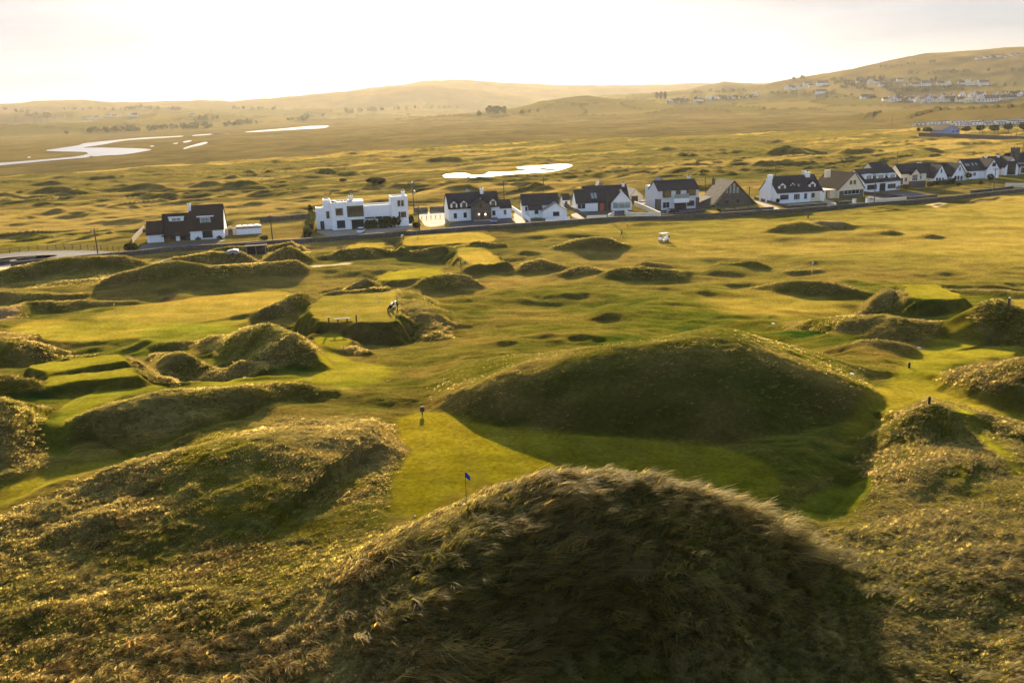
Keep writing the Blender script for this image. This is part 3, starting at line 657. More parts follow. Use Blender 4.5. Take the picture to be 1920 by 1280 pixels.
def scatter(y0, y1, dens, seed, smin, smax, mode):
    r = np.random.default_rng(seed)
    hwm = 34+.60*y1 if y1 > 40 else 50
    n = int(dens*2*hwm*(y1-y0))
    x = r.uniform(-hwm, hwm, n); y = r.uniform(y0, y1, n)
    k = np.abs(x) < 12+.60*y
    x, y = x[k], y[k]
    z, a = ground(x, y, True)
    nz1 = fbm(x/6, y/4.5, 201, 3); nz2 = fbm(x/15, y/12, 205, 3)
    tu = a['tuft']
    prob = tu*(np.clip(.75+1.1*nz1, .25, 1))
    if mode == 'short': prob = tu
    else: prob = prob*(1-.7*a['fine'])*sstep(-.30, .12, fbm(x/1.9, y/1.5, 231, 2))*1.35
    if mode != 'short': prob = np.maximum(prob, .62*a['dune'])
    keep = r.uniform(0, 1, len(x)) < prob
    x, y, z, nz1, nz2, tu = [q[keep] for q in (x, y, z, nz1, nz2, tu)]
    hm = a['hum'][keep]; rid = a['rid'][keep]
    n = len(x)
    longness = np.clip(.62+.9*nz2+.5*hm, .3, 1.15)
    lg = a['dune'][keep]
    lg = np.maximum(lg, sstep(44, 34, y)*.75)
    longness = np.maximum(longness*.62, lg*np.clip(.85+.5*nz1, .55, 1.25))
    longness = longness*(1-.55*a['fine'][keep])
    if mode == 'short': longness = np.clip(.85+.5*nz1, .6, 1.3)
    longness = longness*(1-.3*a['fine'][keep])
    sc = (smin+(smax-smin)*r.uniform(0, 1, n))*longness
    # straw and green patches
    g = np.clip(.62+.30*a['dune'][keep]+1.2*nz2+.5*r.normal(0, .35, n)+.35*nz1, 0, 1)[:, None]
    straw = np.array([.70, .52, .17]); green = np.array([.27, .235, .03]); brown = np.array([.47, .32, .10])
    if mode == 'short': g = .15+g*.75
    b = np.clip(.35+1.2*fbm(x/9+50, y/9, 211, 2), 0, 1)[:, None]*.7
    tint = green*(1-g)+(straw*(1-b)+brown*b)*g
    tint = tint*(r.uniform(.5, 1.1, (n, 1))*(1+.3*nz1[:, None]))
    tint = np.concatenate([tint, np.ones((n, 1))], 1)
    az = rad(-38)+fbm(x/12, y/12, 221, 2)*1.0+r.normal(0, .22, n)
    rot = np.stack([r.normal(0, .12, n), r.normal(0, .12, n), az], 1)
    idx = np.where(r.uniform(0, 1, n) < .8, r.integers(0, 7, n), r.integers(7, 10, n))
    if mode == 'short': idx = r.integers(10, 16, n)
    return np.stack([x, y, z-.03], 1), rot, sc, tint, idx
parts = [scatter(17, 48, 9, 1, .7, 1.45, 'r'), scatter(48, 80, 9, 2, .55, 1.0, 'r'), scatter(80, 130, 7, 3, .4, .75, 'r'), scatter(130, 235, 3, 4, .45, .8, 'r'),
    scatter(17, 62, 10, 5, .8, 1.3, 'short'), scatter(62, 110, 10, 6, .6, 1.0, 'short'), scatter(110, 235, 4.5, 7, .75, 1.15, 'short')]
cat = [np.concatenate(q) for q in zip(*parts)]
print('clumps', len(cat[0]))
grass_object('dune_grass', *cat, 'long wind-blown straw and green marram grass covering the dunes')
# ------------------------------------------------------------------ water
def water_mat():
    mt, nt, out = mat_new('water'); N, L = nt.nodes.new, nt.links.new
    b = N('ShaderNodeBsdfPrincipled'); b.inputs['Base Color'].default_value = (.10, .095, .085, 1); b.inputs['Roughness'].default_value = .32; b.inputs['IOR'].default_value = 1.33; b.inputs['Specular IOR Level'].default_value = .8
    g = N('ShaderNodeNewGeometry'); n = N('ShaderNodeTexNoise'); n.inputs['Scale'].default_value = .8; n.inputs['Detail'].default_value = 3
    bp = N('ShaderNodeBump'); bp.inputs['Strength'].default_value = .04; bp.inputs['Distance'].default_value = .2
    L(g.outputs['Position'], n.inputs['Vector']); L(n.outputs['Fac'], bp.inputs['Height']); L(bp.outputs[0], b.inputs['Normal']); L(b.outputs[0], out.inputs['Surface'])
    return mt
WATER = water_mat()
def c1(pts): return [(x/4, 160+y/4) for x, y in pts]
def c2(pts): return [(400+x/3.4286, 130+y/3.4286) for x, y in pts]
def smooth_poly(P, n=2):
    for _ in range(n):
        Q = []
        for i in range(len(P)):
            a, b = P[i], P[(i+1) % len(P)]
            Q += [.75*a+.25*b, .25*a+.75*b]
        P = Q
    return P
def sheet(name, polys, z, mat, kind='structure', lift=0.0, th=0.0):
    bm = bmesh.new()
    for pts in polys:
        P = smooth_poly([U(px, py, z) for px, py in pts], 2 if len(pts) > 4 else 1)
        f = bm.faces.new([bm.verts.new(p) for p in P])
        if f.normal.z < 0: f.normal_flip()
    bmesh.ops.triangulate(bm, faces=bm.faces[:]); bmesh.ops.recalc_face_normals(bm, faces=bm.faces[:])
    for f in bm.faces:
        if f.normal.z < 0: f.normal_flip()
    me = bpy.data.meshes.new(name); bm.to_mesh(me); bm.free(); me.materials.append(mat)
    o = bpy.data.objects.new(name, me); scene.collection.objects.link(o)
    if kind: o['kind'] = kind
    return o
RIVER = [c1([(340,487),(420,475),(600,450),(615,437),(700,427),(830,415),(960,402),(1100,391),(1250,385),(1375,378),(1375,385),(1250,393),(1100,402),(960,412),(870,425),(800,440),(740,450),(650,462),(610,470),(750,467),(900,470),(1050,473),(1150,482),(1100,492),(1000,510),(900,523),(800,525),(690,537),(660,515),(655,505),(640,500),(540,498),(460,497),(350,493)]),
    c1([(-300,605),(0,581),(100,575),(250,563),(400,550),(600,533),(668,510),(690,538),(560,549),(350,567),(200,582),(100,591),(0,601),(-300,630)]),
    c1([(1440,375),(1580,364),(1720,356),(1720,362),(1580,371),(1440,381)]),
    c2([(-20,415),(60,411),(100,409),(100,414),(60,416),(-20,421)]), c2([(205,401),(480,380),(640,364),(770,357),(735,368),(710,378),(640,381),(480,390),(205,407)]),
    c2([(820,350),(860,346),(905,345),(905,352),(860,356),(822,357)]), c2([(215,366),(250,362),(287,359),(285,364),(250,368),(216,369)]),
    c1([(1368,425),(1400,416),(1445,413),(1425,424),(1380,433)]), c1([(1368,474),(1420,455),(1500,434),(1545,423),(1565,432),(1500,452),(1430,464),(1385,481)]), c1([(1295,437),(1320,432),(1338,431),(1330,439),(1300,440)]), c1([(1125,455),(1140,452),(1160,455),(1150,460),(1128,460)]),
    c1([(205,540),(220,534),(235,538),(225,544),(208,545)]), [(822,213),(831,211.6),(841,213),(831,214.8)]]
sheet('river', RIVER, 1.05, WATER)
def pz(pts): return [(800+x/4.48, 290+y/4.48) for x, y in pts]
POND = [pz([(132,176),(200,160),(330,158),(352,166),(385,178),(430,176),(505,168),(500,152),(560,147),(700,146),(800,136),(860,126),(820,119),(740,112),(800,101),(900,96),(1050,82),(1160,76),(1215,82),(1230,92),(1200,108),(1140,126),(1080,140),(1000,150),(900,154),(760,162),(640,170),(560,180),(470,186),(380,192),(240,192),(160,188)])]
sheet('pond', POND, 2.0, WATER)
for i, q in enumerate(([(930,118),(985,113),(1040,122),(1090,117),(1110,124),(1050,132),(960,128)],)): sheet('pond_islet', [pz(q)], 2.03, bpy.data.materials['links_turf'])
# ------------------------------------------------------------------ materials for buildings and things
def pm(name, col, rough=.7, metal=0., noise=.12, nscale=1.5, bump=0., spec=.3, emit=None, brick=None, glass=False):
    mt, nt, out = mat_new(name); N, L = nt.nodes.new, nt.links.new
    b = N('ShaderNodeBsdfPrincipled'); b.inputs['Roughness'].default_value = rough; b.inputs['Metallic'].default_value = metal
    b.inputs['Specular IOR Level'].default_value = spec
    tcd = N('ShaderNodeTexCoord')
    n = N('ShaderNodeTexNoise'); n.inputs['Scale'].default_value = nscale; n.inputs['Detail'].default_value = 5; L(tcd.outputs['Object'], n.inputs['Vector'])
    mr = N('ShaderNodeMapRange'); mr.inputs[1].default_value = .3; mr.inputs[2].default_value = .7; mr.inputs[3].default_value = 1-noise; mr.inputs[4].default_value = 1+noise; L(n.outputs['Fac'], mr.inputs[0])
    m = N('ShaderNodeMix'); m.data_type = 'RGBA'; m.blend_type = 'MULTIPLY'; m.inputs[0].default_value = 1; m.inputs[6].default_value = (*col, 1); L(mr.outputs[0], m.inputs[7])
    src = m.outputs[2]
    if brick:
        v = N('ShaderNodeTexVoronoi'); v.inputs['Scale'].default_value = brick; L(tcd.outputs['Object'], v.inputs['Vector'])
        m2 = N('ShaderNodeMix'); m2.data_type = 'RGBA'; m2.blend_type = 'MULTIPLY'; m2.inputs[0].default_value = .55; L(src, m2.inputs[6]); L(v.outputs['Color'], m2.inputs[7]); src = m2.outputs[2]
        bp = N('ShaderNodeBump'); bp.inputs['Strength'].default_value = .6; bp.inputs['Distance'].default_value = .06; L(v.outputs['Distance'], bp.inputs['Height']); L(bp.outputs[0], b.inputs['Normal'])
    elif bump:
        w = N('ShaderNodeTexWave'); w.bands_direction = 'Z'; w.inputs['Scale'].default_value = bump; w.inputs['Distortion'].default_value = .6; L(tcd.outputs['Object'], w.inputs['Vector'])
        bp = N('ShaderNodeBump'); bp.inputs['Strength'].default_value = .35; bp.inputs['Distance'].default_value = .05; L(w.outputs['Fac'], bp.inputs['Height']); L(bp.outputs[0], b.inputs['Normal'])
    L(src, b.inputs['Base Color'])
    if emit: b.inputs['Emission Color'].default_value = (*col, 1); b.inputs['Emission Strength'].default_value = emit
    L(b.outputs[0], out.inputs['Surface']); return mt
M = dict(white=pm('white_render', (.88, .865, .85), .85, noise=.06), cream=pm('cream_render', (.78, .66, .46), .85, noise=.07), grey=pm('grey_render', (.68, .65, .63), .85, noise=.07),
    farwhite=pm('far_white_render', (.60, .57, .53), .9, noise=.1),  # white lowered evenly, as the far village walls came out too bright
    slate=pm('dark_slate', (.040, .035, .036), .85, spec=.12, noise=.25, nscale=2.5, bump=5.), tile=pm('brown_roof_tile', (.050, .034, .026), .9, spec=.05, noise=.2, nscale=2.5, bump=5.), browncourse=pm('sunlit_brown_slate', (.17, .13, .09), .85, noise=.3, bump=5., spec=.12), paleroof=pm('pale_sunlit_slate', (.26, .235, .20), .8, spec=.1, noise=.2, bump=5.),  # paleroof puts sunlight into the colour of lit slopes; also plain pale roofs
    stone=pm('dark_field_stone', (.15, .125, .10), .9, brick=2.6, noise=.2), wallstone=pm('garden_stone', (.12, .10, .08), .9, brick=3.2, noise=.25), glass=pm('window_glass', (.035, .04, .045), .05, noise=.05, spec=.6),
    frame=pm('white_frame', (.75, .74, .72), .5, noise=.03), darkframe=pm('dark_frame', (.04, .035, .03), .5, noise=.05), wood=pm('brown_timber', (.13, .085, .05), .7, noise=.2), red=pm('red_door_paint', (.42, .08, .03), .5, noise=.05),
    asphalt=pm('asphalt', (.062, .055, .052), .9, noise=.2, nscale=.8), drive=pm('pale_gravel_drive', (.27, .22, .16), .95, noise=.18, nscale=.6), kerb=pm('kerb_concrete', (.32, .29, .25), .9, noise=.1), metal=pm('grey_metal', (.32, .32, .33), .35, .8, noise=.05), black=pm('black_rubber', (.018, .017, .017), .7, noise=.1),
    pole=pm('pole_timber', (.085, .062, .045), .85, noise=.25, nscale=4), blue=pm('blue_paint', (.20, .26, .46), .8, noise=.04), cartw=pm('white_plastic', (.80, .79, .77), .3, noise=.02), skin=pm('skin', (.50, .30, .21), .6, noise=.05), dark=pm('dark_cloth', (.022, .022, .026), .9, noise=.15),
    whitecloth=pm('white_cloth', (.80, .78, .76), .9, noise=.05), greycloth=pm('grey_cover', (.22, .22, .25), .6, noise=.1), carblue=pm('blue_car_paint', (.05, .07, .16), .25, .3, noise=.02), carblack=pm('black_car_paint', (.015, .015, .017), .2, .3, noise=.02), carwhite=pm('white_car_paint', (.7, .7, .72), .25, noise=.02), hair=pm('brown_hair', (.06, .04, .025), .8),
    lamp=pm('lit_lamp', (1., .72, .38), .5, emit=14.), flagblue=pm('blue_flag_cloth', (.02, .03, .42), .8), flagyellow=pm('yellow_flag_cloth', (.72, .52, .03), .8), flagorange=pm('orange_paint', (.75, .20, .02), .7), green=pm('green_plastic', (.03, .22, .10), .5), glassrail=pm('pale_glass', (.25, .30, .29), .08, spec=.6))
def foliage_mat(name, col, var=.35):
    mt, nt, out = mat_new(name); N, L = nt.nodes.new, nt.links.new
    g = N('ShaderNodeNewGeometry'); hs = N('ShaderNodeMapRange'); L(g.outputs['Random Per Island'], hs.inputs[0]); hs.inputs[3].default_value = 1-var; hs.inputs[4].default_value = 1+var
    m = N('ShaderNodeMix'); m.data_type = 'RGBA'; m.blend_type = 'MULTIPLY'; m.inputs[0].default_value = 1; m.inputs[6].default_value = (*col, 1); L(hs.outputs[0], m.inputs[7])
    d = N('ShaderNodeBsdfDiffuse'); t = N('ShaderNodeBsdfTranslucent'); L(m.outputs[2], d.inputs['Color']); L(m.outputs[2], t.inputs['Color'])
    x = N('ShaderNodeMixShader'); x.inputs[0].default_value = .3; L(d.outputs[0], x.inputs[1]); L(t.outputs[0], x.inputs[2]); L(x.outputs[0], out.inputs['Surface']); return mt
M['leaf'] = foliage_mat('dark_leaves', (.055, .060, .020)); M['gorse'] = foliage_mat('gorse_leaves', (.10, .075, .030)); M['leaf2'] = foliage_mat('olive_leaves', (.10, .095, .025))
# ------------------------------------------------------------------ mesh builder
class MB:
    def __init__(s): s.v = []; s.f = []
    def add(s, V, F):
        n = len(s.v); s.v += [tuple(map(float, p)) for p in V]; s.f += [tuple(i+n for i in f) for f in F]; return s
    def box(s, x0, x1, y0, y1, z0, z1):
        return s.add([(x0,y0,z0),(x1,y0,z0),(x1,y1,z0),(x0,y1,z0),(x0,y0,z1),(x1,y0,z1),(x1,y1,z1),(x0,y1,z1)], [(3,2,1,0),(4,5,6,7),(0,1,5,4),(1,2,6,5),(2,3,7,6),(3,0,4,7)])
    def prism(s, prof, a, axis, t0, t1):
        """profile of 2-D points extruded along an axis: axis 'u' -> points are (y,z); axis 'v' -> points are (x,z); axis 'z' -> (x,y)"""
        n = len(prof)
        mk = {'u': lambda p, t: (t, p[0], p[1]), 'v': lambda p, t: (p[0], t, p[1]), 'z': lambda p, t: (p[0], p[1], t)}[axis]
        V = [mk(p, t0) for p in prof]+[mk(p, t1) for p in prof]
        return s.add(V, [tuple(range(n))[::-1], tuple(range(n, 2*n))]+[(i, (i+1) % n, n+(i+1) % n, n+i) for i in range(n)])
    def tube(s, p, q, r0, r1=None, n=8):
        r1 = r0 if r1 is None else r1; p, q = Vector(p), Vector(q); d = (q-p).normalized()
        a = d.orthogonal().normalized(); b = d.cross(a)
        V = [p+(a*math.cos(2*math.pi*i/n)+b*math.sin(2*math.pi*i/n))*r0 for i in range(n)]+[q+(a*math.cos(2*math.pi*i/n)+b*math.sin(2*math.pi*i/n))*r1 for i in range(n)]
        return s.add(V, [tuple(range(n))[::-1], tuple(range(n, 2*n))]+[(i, (i+1) % n, n+(i+1) % n, n+i) for i in range(n)])
    def lathe(s, prof, c=(0, 0, 0), n=12):
        V = []; F = []
        for r, z in prof: V += [(c[0]+r*math.cos(2*math.pi*i/n), c[1]+r*math.sin(2*math.pi*i/n), c[2]+z) for i in range(n)]
        for k in range(len(prof)-1): F += [(k*n+i, k*n+(i+1) % n, (k+1)*n+(i+1) % n, (k+1)*n+i) for i in range(n)]
        F += [tuple(range(n))[::-1], tuple(range((len(prof)-1)*n, len(prof)*n))]
        return s.add(V, F)
    def leaves(s, c, rx, ry, rz, n, size, seed, flat=0.):
        r = np.random.default_rng(seed)
        lobes = r.normal(0, 1, (9, 3)); lobes /= np.linalg.norm(lobes, axis=1)[:, None]; la = r.uniform(.55, 1.1, 9)
        for i in range(n):
            d = r.normal(0, 1, 3); d /= np.linalg.norm(d)
            k = max(la*(np.clip(lobes@d, 0, 1)**3)); rad_ = (.55+.45*k)*r.uniform(.55, 1.0)**.5
            p = np.array(c)+d*np.array([rx, ry, rz])*rad_
            if p[2] < c[2]-rz*(1-flat): continue
            a = r.normal(0, 1, 3); a /= np.linalg.norm(a); b = np.cross(a, r.normal(0, 1, 3)); b /= np.linalg.norm(b)+1e-9; q = size*r.uniform(.5, 1.3)
            s.add([p-a*q-b*q*.6, p+a*q-b*q*.5, p+a*q*.8+b*q*.6, p-a*q*.7+b*q*.5], [(0, 1, 2, 3)])
        return s
    def build(s, name, mat, parent=None, smooth=False):
        me = bpy.data.meshes.new(name); me.from_pydata(s.v, [], s.f)
        bm = bmesh.new(); bm.from_mesh(me); 
        if len(s.f) < 3000: bmesh.ops.recalc_face_normals(bm, faces=bm.faces[:])
        bm.to_mesh(me); bm.free()
        if smooth: me.polygons.foreach_set('use_smooth', np.ones(len(me.polygons), bool))
        me.materials.append(M[mat] if isinstance(mat, str) else mat)
        o = bpy.data.objects.new(name, me); scene.collection.objects.link(o)
        if parent: o.parent = parent
        return o
def tag(o, label, cat, group=None):
    o['label'] = label; o['category'] = cat; o['kind'] = 'thing'
    if group: o['group'] = group
    return o
def thing(name, label, cat, loc=(0, 0, 0), rz=0., group=None):
    o = bpy.data.objects.new(name, None); scene.collection.objects.link(o); o.empty_display_size = .3
    o.location = [float(v) for v in loc]; o.rotation_euler = (0, 0, rz); return tag(o, label, cat, group)
def kpx(p): return float((np.array(p)-np.array([0, 0, CAMZ]))@FW)/FPX
_a, _b = U(600, 452, 2), U(1500, 396, 2)
ROAD_RZ = math.atan2(_b[1]-_a[1], _b[0]-_a[0])
ZS = 2.0
class House:
    """a house measured on an enlarged crop of the photograph: crop = (ox, oy, scale); base = its front foot line"""
    def __init__(s, name, label, crop, base, cat='house', group='houses along the links road', z=ZS, rz=None, mix=.5):
        ox, oy, sc = crop; s.crop = crop; (x0, y0), (x1, y1) = base
        p0, p1 = U(ox+x0/sc, oy+y0/sc, z), U(ox+x1/sc, oy+y1/sc, z)
        a = math.atan2(p1[1]-p0[1], p1[0]-p0[0]); s.rz = rz if rz is not None else mix*a+(1-mix)*ROAD_RZ
        s.x0, s.y0, s.sl = x0, y0, (y1-y0)/(x1-x0); s.k = kpx((p0+p1)/2)/sc; s.W = np.linalg.norm(p1-p0); s.ks = s.W/(x1-x0)
        c = (p0+p1)/2; loc = c-np.array([math.cos(s.rz), math.sin(s.rz), 0])*s.W/2
        s.r = thing(name, label, cat, loc, s.rz, group)
    def u(s, x): return (x-s.x0)*s.ks
    def z(s, x, y): return max(.0, (s.y0+s.sl*(x-s.x0)-y)*s.k)
    def part(s, name, mb, mat, parent=None): return mb.build(name, mat, parent or s.r)
    def slab(s, mb, A, B, axis, t0, t1, th=.16):
        """sloping roof slab from profile point A (low) to B (high)"""
        dx, dz = B[0]-A[0], B[1]-A[1]; L = math.hypot(dx, dz); nx, nz = -dz/L*th, dx/L*th
        if nz < 0: nx, nz = -nx, -nz
        return mb.prism([A, B, (B[0]+nx, B[1]+nz), (A[0]+nx, A[1]+nz)], 0, axis, t0, t1)
    def block(s, x0, x1, ye, yr, wall='white', roof='slate', v0=0., pitch=40, over=.3, depth=None, ends=.15, bd=.5):
        """ridge parallel to the front; returns (eave, ridge height, half depth)"""
        xm = (x0+x1)/2; he = s.z(xm, ye); tot = s.z(xm, yr)-he
        dv = depth/2 if depth else tot/(math.tan(rad(pitch))+.137); hr = he+tot-.137*dv
        u0, u1 = s.u(x0), s.u(x1)
        s.part('wall', MB().prism([(v0, -.6), (v0+2*dv, -.6), (v0+2*dv, he), (v0+dv, hr), (v0, he)], 0, 'u', u0+.02, u1-.02), wall)
        e = over*(hr-he)/dv; mb = MB()
        s.slab(mb, (v0-over, he-e+.02), (v0+dv+.06, hr+.05), 'u', u0-ends, u1+ends); s.slab(mb, (v0+2*dv+over, he-e+.02), (v0+dv-.06, hr+.05), 'u', u0-ends, u1+ends)
        o = s.part('roof', mb, roof)
        s.last = (u0, u1, v0, dv, he, hr); return o
    def gable(s, x0, x1, ye, ya, v=-.05, back=6., wall='white', roof='slate', xa=None, over=.25, lo=-.6, name='wall'):
        """gable facing the front, ridge running back"""
        xm = (x0+x1)/2; he = s.z(xm, ye); ha = s.z(xm, ya); u0, u1 = s.u(x0), s.u(x1); um = s.u(xa) if xa else (u0+u1)/2
        s.part(name, MB().prism([(u0, lo), (u1, lo), (u1, he), (um, ha), (u0, he)], 0, 'v', v, back), wall)
        mb = MB(); e0 = over*(ha-he)/max(.1, um-u0); e1 = over*(ha-he)/max(.1, u1-um)
        s.slab(mb, (u0-over, he-e0+.03), (um+.04, ha+.05), 'v', v-.22, back+.02); s.slab(mb, (u1+over, he-e1+.03), (um-.04, ha+.05), 'v', v-.22, back+.02)
        return s.part('roof', mb, roof)
    def box(s, name, x0, x1, yt, yb, v0, v1, mat, parent=None, zb=None):
        xm = (x0+x1)/2
        return s.part(name, MB().box(s.u(x0), s.u(x1), v0, v1, zb if zb is not None else s.z(xm, yb), s.z(xm, yt)), mat, parent)
    def win(s, x0, x1, y0, y1, v=-.0, n=2, m=1, frame='frame', name='window', glass='glass', fw=.09, parent=None, th=.06):
        xm = (x0+x1)/2; u0, u1 = s.u(x0), s.u(x1); z1, z0 = s.z(xm, y0), s.z(xm, y1); mb = MB()
        f0, f1 = v-th, v-.012
        mb.box(u0, u1, f0, f1, z1-fw, z1); mb.box(u0-.06, u1+.06, f0-.05, f1, z0-.02, z0+fw); mb.box(u0, u0+fw, f0, f1, z0+fw, z1-fw); mb.box(u1-fw, u1, f0, f1, z0+fw, z1-fw)
        for i in range(1, n):
            c = u0+(u1-u0)*i/n; mb.box(c-fw*.35, c+fw*.35, f0+.01, f1, z0+fw, z1-fw)
        for i in range(1, m):
            c = z0+(z1-z0)*i/m; mb.box(u0+fw, u1-fw, f0+.015, f1, c-fw*.3, c+fw*.3)
        o = s.part(name, mb, frame, parent)
        s.part('pane', MB().box(u0+fw*.8, u1-fw*.8, v-.034, v-.008, z0+fw*.8, z1-fw*.8), glass, o); return o
    def door(s, x0, x1, y0, y1, mat='wood', v=0.):
        xm = (x0+x1)/2; u0, u1 = s.u(x0), s.u(x1); z1 = s.z(xm, y0)
        o = s.part('door', MB().box(u0, u1, v-.05, v-.01, .04, z1).box(u0+.15, u1-.15, v-.065, v-.045, z1*.55, z1*.85).box(u0+.15, u1-.15, v-.065, v-.045, .25, z1*.45), mat)
        s.part('handle', MB().box(u1-.22, u1-.14, v-.12, v-.05, 1.0, 1.06), 'metal', o); return o
    def chimney(s, x0, x1, yt, yb, v, mat='white', pots=1, potmat='darkframe', potr=.13):
        xm = (x0+x1)/2; u0, u1 = s.u(x0), s.u(x1); z1, z0 = s.z(xm, yt)-.137*v, s.z(xm, yb)-.137*v-1.2; w = u1-u0
        o = s.part('chimney', MB().box(u0, u1, v-w*.35, v+w*.35, z0, z1-.18).box(u0-.06, u1+.06, v-w*.35-.06, v+w*.35+.06, z1-.18, z1), mat)
        for i in range(pots):
            c = u0+w*(i+.5)/pots; s.part('chimney_pot', MB().lathe([(potr, 0), (potr*.85, .3), (potr, .42), (potr*.8, .5)], (c, v, z1)), potmat, o)
        return o
    def dormer(s, x0, x1, yb, ye, ya, v0=0., wall='white', roof='slate', win=None, m=1, n=1):
        """gabled dormer: foot yb, eave ye, apex ya; its face stands where the roof slope is at the foot height"""
        u0r, u1r, rv0, dv, he, hr = s.last; xm = (x0+x1)/2
        zb = max(s.z(xm, yb), 0); v = v0 if v0 is not None else rv0+max(0, (zb-he)/(hr-he)*dv)
        corr = .137*v; zb, ze, za = zb-corr, s.z(xm, ye)-corr, s.z(xm, ya)-corr
        vb = rv0+min(dv, (za-he)/(hr-he)*dv)+.3
        u0, u1 = s.u(x0), s.u(x1); um = (u0+u1)/2
        d = s.part('dormer', MB().prism([(u0, zb-.3), (u1, zb-.3), (u1, ze), (um, za), (u0, ze)], 0, 'v', v-.04, vb), wall)
        mb = MB(); s.slab(mb, (u0-.15, ze-.1), (um+.03, za+.04), 'v', v-.22, vb, .1); s.slab(mb, (u1+.15, ze-.1), (um-.03, za+.04), 'v', v-.22, vb, .1)
        s.part('dormer_roof', mb, roof, d)
        if win:
            wx0, wx1, wy0, wy1 = win; mb = MB(); a, b = s.u(wx0), s.u(wx1); z1, z0 = s.z(xm, wy0)-corr, s.z(xm, wy1)-corr
            s.part('window', MB().box(a, b, v-.07, v-.045, z0, z1).box(a-.06, a, v-.1, v-.045, z0, z1).box(b, b+.06, v-.1, v-.045, z0, z1).box(a-.06, b+.06, v-.1, v-.045, z1, z1+.07).box(a-.08, b+.08, v-.13, v-.045, z0-.08, z0), 'glass', d)
        return d
    def skylight(s, x0, x1, y0, y1, mat='glass'):
        u0r, u1r, rv0, dv, he, hr = s.last; xm = (x0+x1)/2; g = (hr-he)/dv
        def pt(y):
            t = s.z(xm, y)-he; v = t/(g+.137); return rv0+v, he+g*v
        A, B = pt(y1), pt(y0); mb = MB(); L = math.hypot(B[0]-A[0], B[1]-A[1]); nx, nz = -(B[1]-A[1])/L, (B[0]-A[0])/L
        A2 = (A[0]+nx*.17, A[1]+nz*.17); B2 = (B[0]+nx*.17, B[1]+nz*.17)
        s.slab(mb, A2, B2, 'u', s.u(x0), s.u(x1), .08); return s.part('skylight', mb, mat)
C1, C2, C3, C4, C5, C6 = (240, 330, 5.3333), (570, 330, 7.3846), (800, 330, 6.8571), (1030, 320, 6.6207), (1290, 290, 6.8571), (1520, 270, 4.8)
# 1 brown-roofed bungalow
h = House('brown_roof_house', 'long low house with three stepped brown tiled roofs and a white garage', C1, ((195, 670), (968, 620)))
h.block(195, 345, 582, 455, 'white', 'tile', pitch=40); h.block(345, 622, 566, 377, 'wood', 'tile', v0=.9, pitch=40, over=1.1); h.block(622, 966, 535, 280, 'white', 'tile', pitch=40)
lastm = h.last
h.box('garage_door', 217, 360, 592, 664, -.05, -.01, 'frame')
h.win(420, 474, 590, 640, .9, 1, frame='darkframe'); h.box('pillar', 478, 516, 575, 640, .3, .7, 'white', zb=0); h.win(520, 575, 585, 640, .9, 1, frame='darkframe')
h.win(748, 850, 546, 616, 0, 3, frame='darkframe')
u0, u1, v0, dv, he, hr = lastm
def flat_dormer(h, x0, x1, yt, yb, mat, n):
    u0, u1, v0, dv, he, hr = h.last; xm = (x0+x1)/2; g = (hr-he)/dv; zb = h.z(xm, yb); v = (zb-he)/(g+.137); zb -= .137*v; zt = h.z(xm, yt)-.137*v; vb = (zt-he)/g+.2
    d = h.part('dormer', MB().box(h.u(x0), h.u(x1), v0+v, v0+vb, zb-.4, zt-.12), mat); h.part('dormer_roof', MB().box(h.u(x0)-.15, h.u(x1)+.15, v0+v-.25, v0+vb, zt-.12, zt), 'frame', d)
    mb = MB(); w = (h.u(x1)-h.u(x0)); a = h.u(x0)+w*.2; b = h.u(x1)-w*.2
    o = h.part('window', MB().box(a, b, v0+v-.07, v0+v-.01, zb, zb+.1).box(a, b, v0+v-.07, v0+v-.01, zt-.35, zt-.25).box(a-.08, a+.02, v0+v-.075, v0+v-.01, zb-.01, zt-.24).box(b-.02, b+.08, v0+v-.075, v0+v-.01, zb-.01, zt-.24), 'frame', d)
    for i in range(n): mb.box(a+(b-a)*i/n+.05, a+(b-a)*(i+1)/n-.05, v0+v-.04, v0+v-.012, zb+.1, zt-.35)
    h.part('pane', mb, 'glassrail', d)
flat_dormer(h, 705, 865, 402, 470, 'darkframe', 3)
h.last = (h.u(345), h.u(622), .9, 5.0, 2.45, 6.5); flat_dormer(h, 413, 562, 412, 455, 'white', 2)
h.chimney(610, 640, 266, 296, 5.5, 'white')
h.part('flower_trough', MB().box(h.u(672), h.u(730), -.6, -.3, 0, .55).box(h.u(690), h.u(712), -.6, -.3, .55, .85), 'darkframe'); h.part('flower_trough', MB().box(h.u(886), h.u(942), -.6, -.3, 0, .55).box(h.u(903), h.u(925), -.6, -.3, .55, .85), 'darkframe')
# white outbuilding and arched wall
h = House('white_outbuilding', 'flat-roofed white outbuilding with an arched doorway in its wall, right of the brown-roofed house', C1, ((968, 600), (1338, 572)), 'outbuilding', None)
h.box('wall', 1090, 1336, 515, 590, 0, 4.2, 'white', zb=-.5); h.box('roof', 1086, 1340, 505, 515, -.15, 4.4, 'paleroof', zb=1.62)
for i in range(4): h.part('roof_panel', MB().box(h.u(1100+i*58), h.u(1140+i*58), .5, 3.6, h.z(1200, 505)+.0, h.z(1200, 505)+.12), 'white')
a0, a1 = h.u(1003), h.u(1052); mb = MB().box(h.u(968), a0, .4, .7, -.5, 1.9).box(a1, h.u(1090), .4, .7, -.5, 1.9)
prof = [(a0-.001+(a1-a0)/2-(a1-a0)/2*math.cos(t)*1.25, 1.5+math.sin(t)*.95) for t in np.linspace(0, math.pi, 9)]+[(a0+(a1-a0)/2+(a1-a0)/2*math.cos(t), 1.5+math.sin(t)*.6) for t in np.linspace(0, math.pi, 9)]
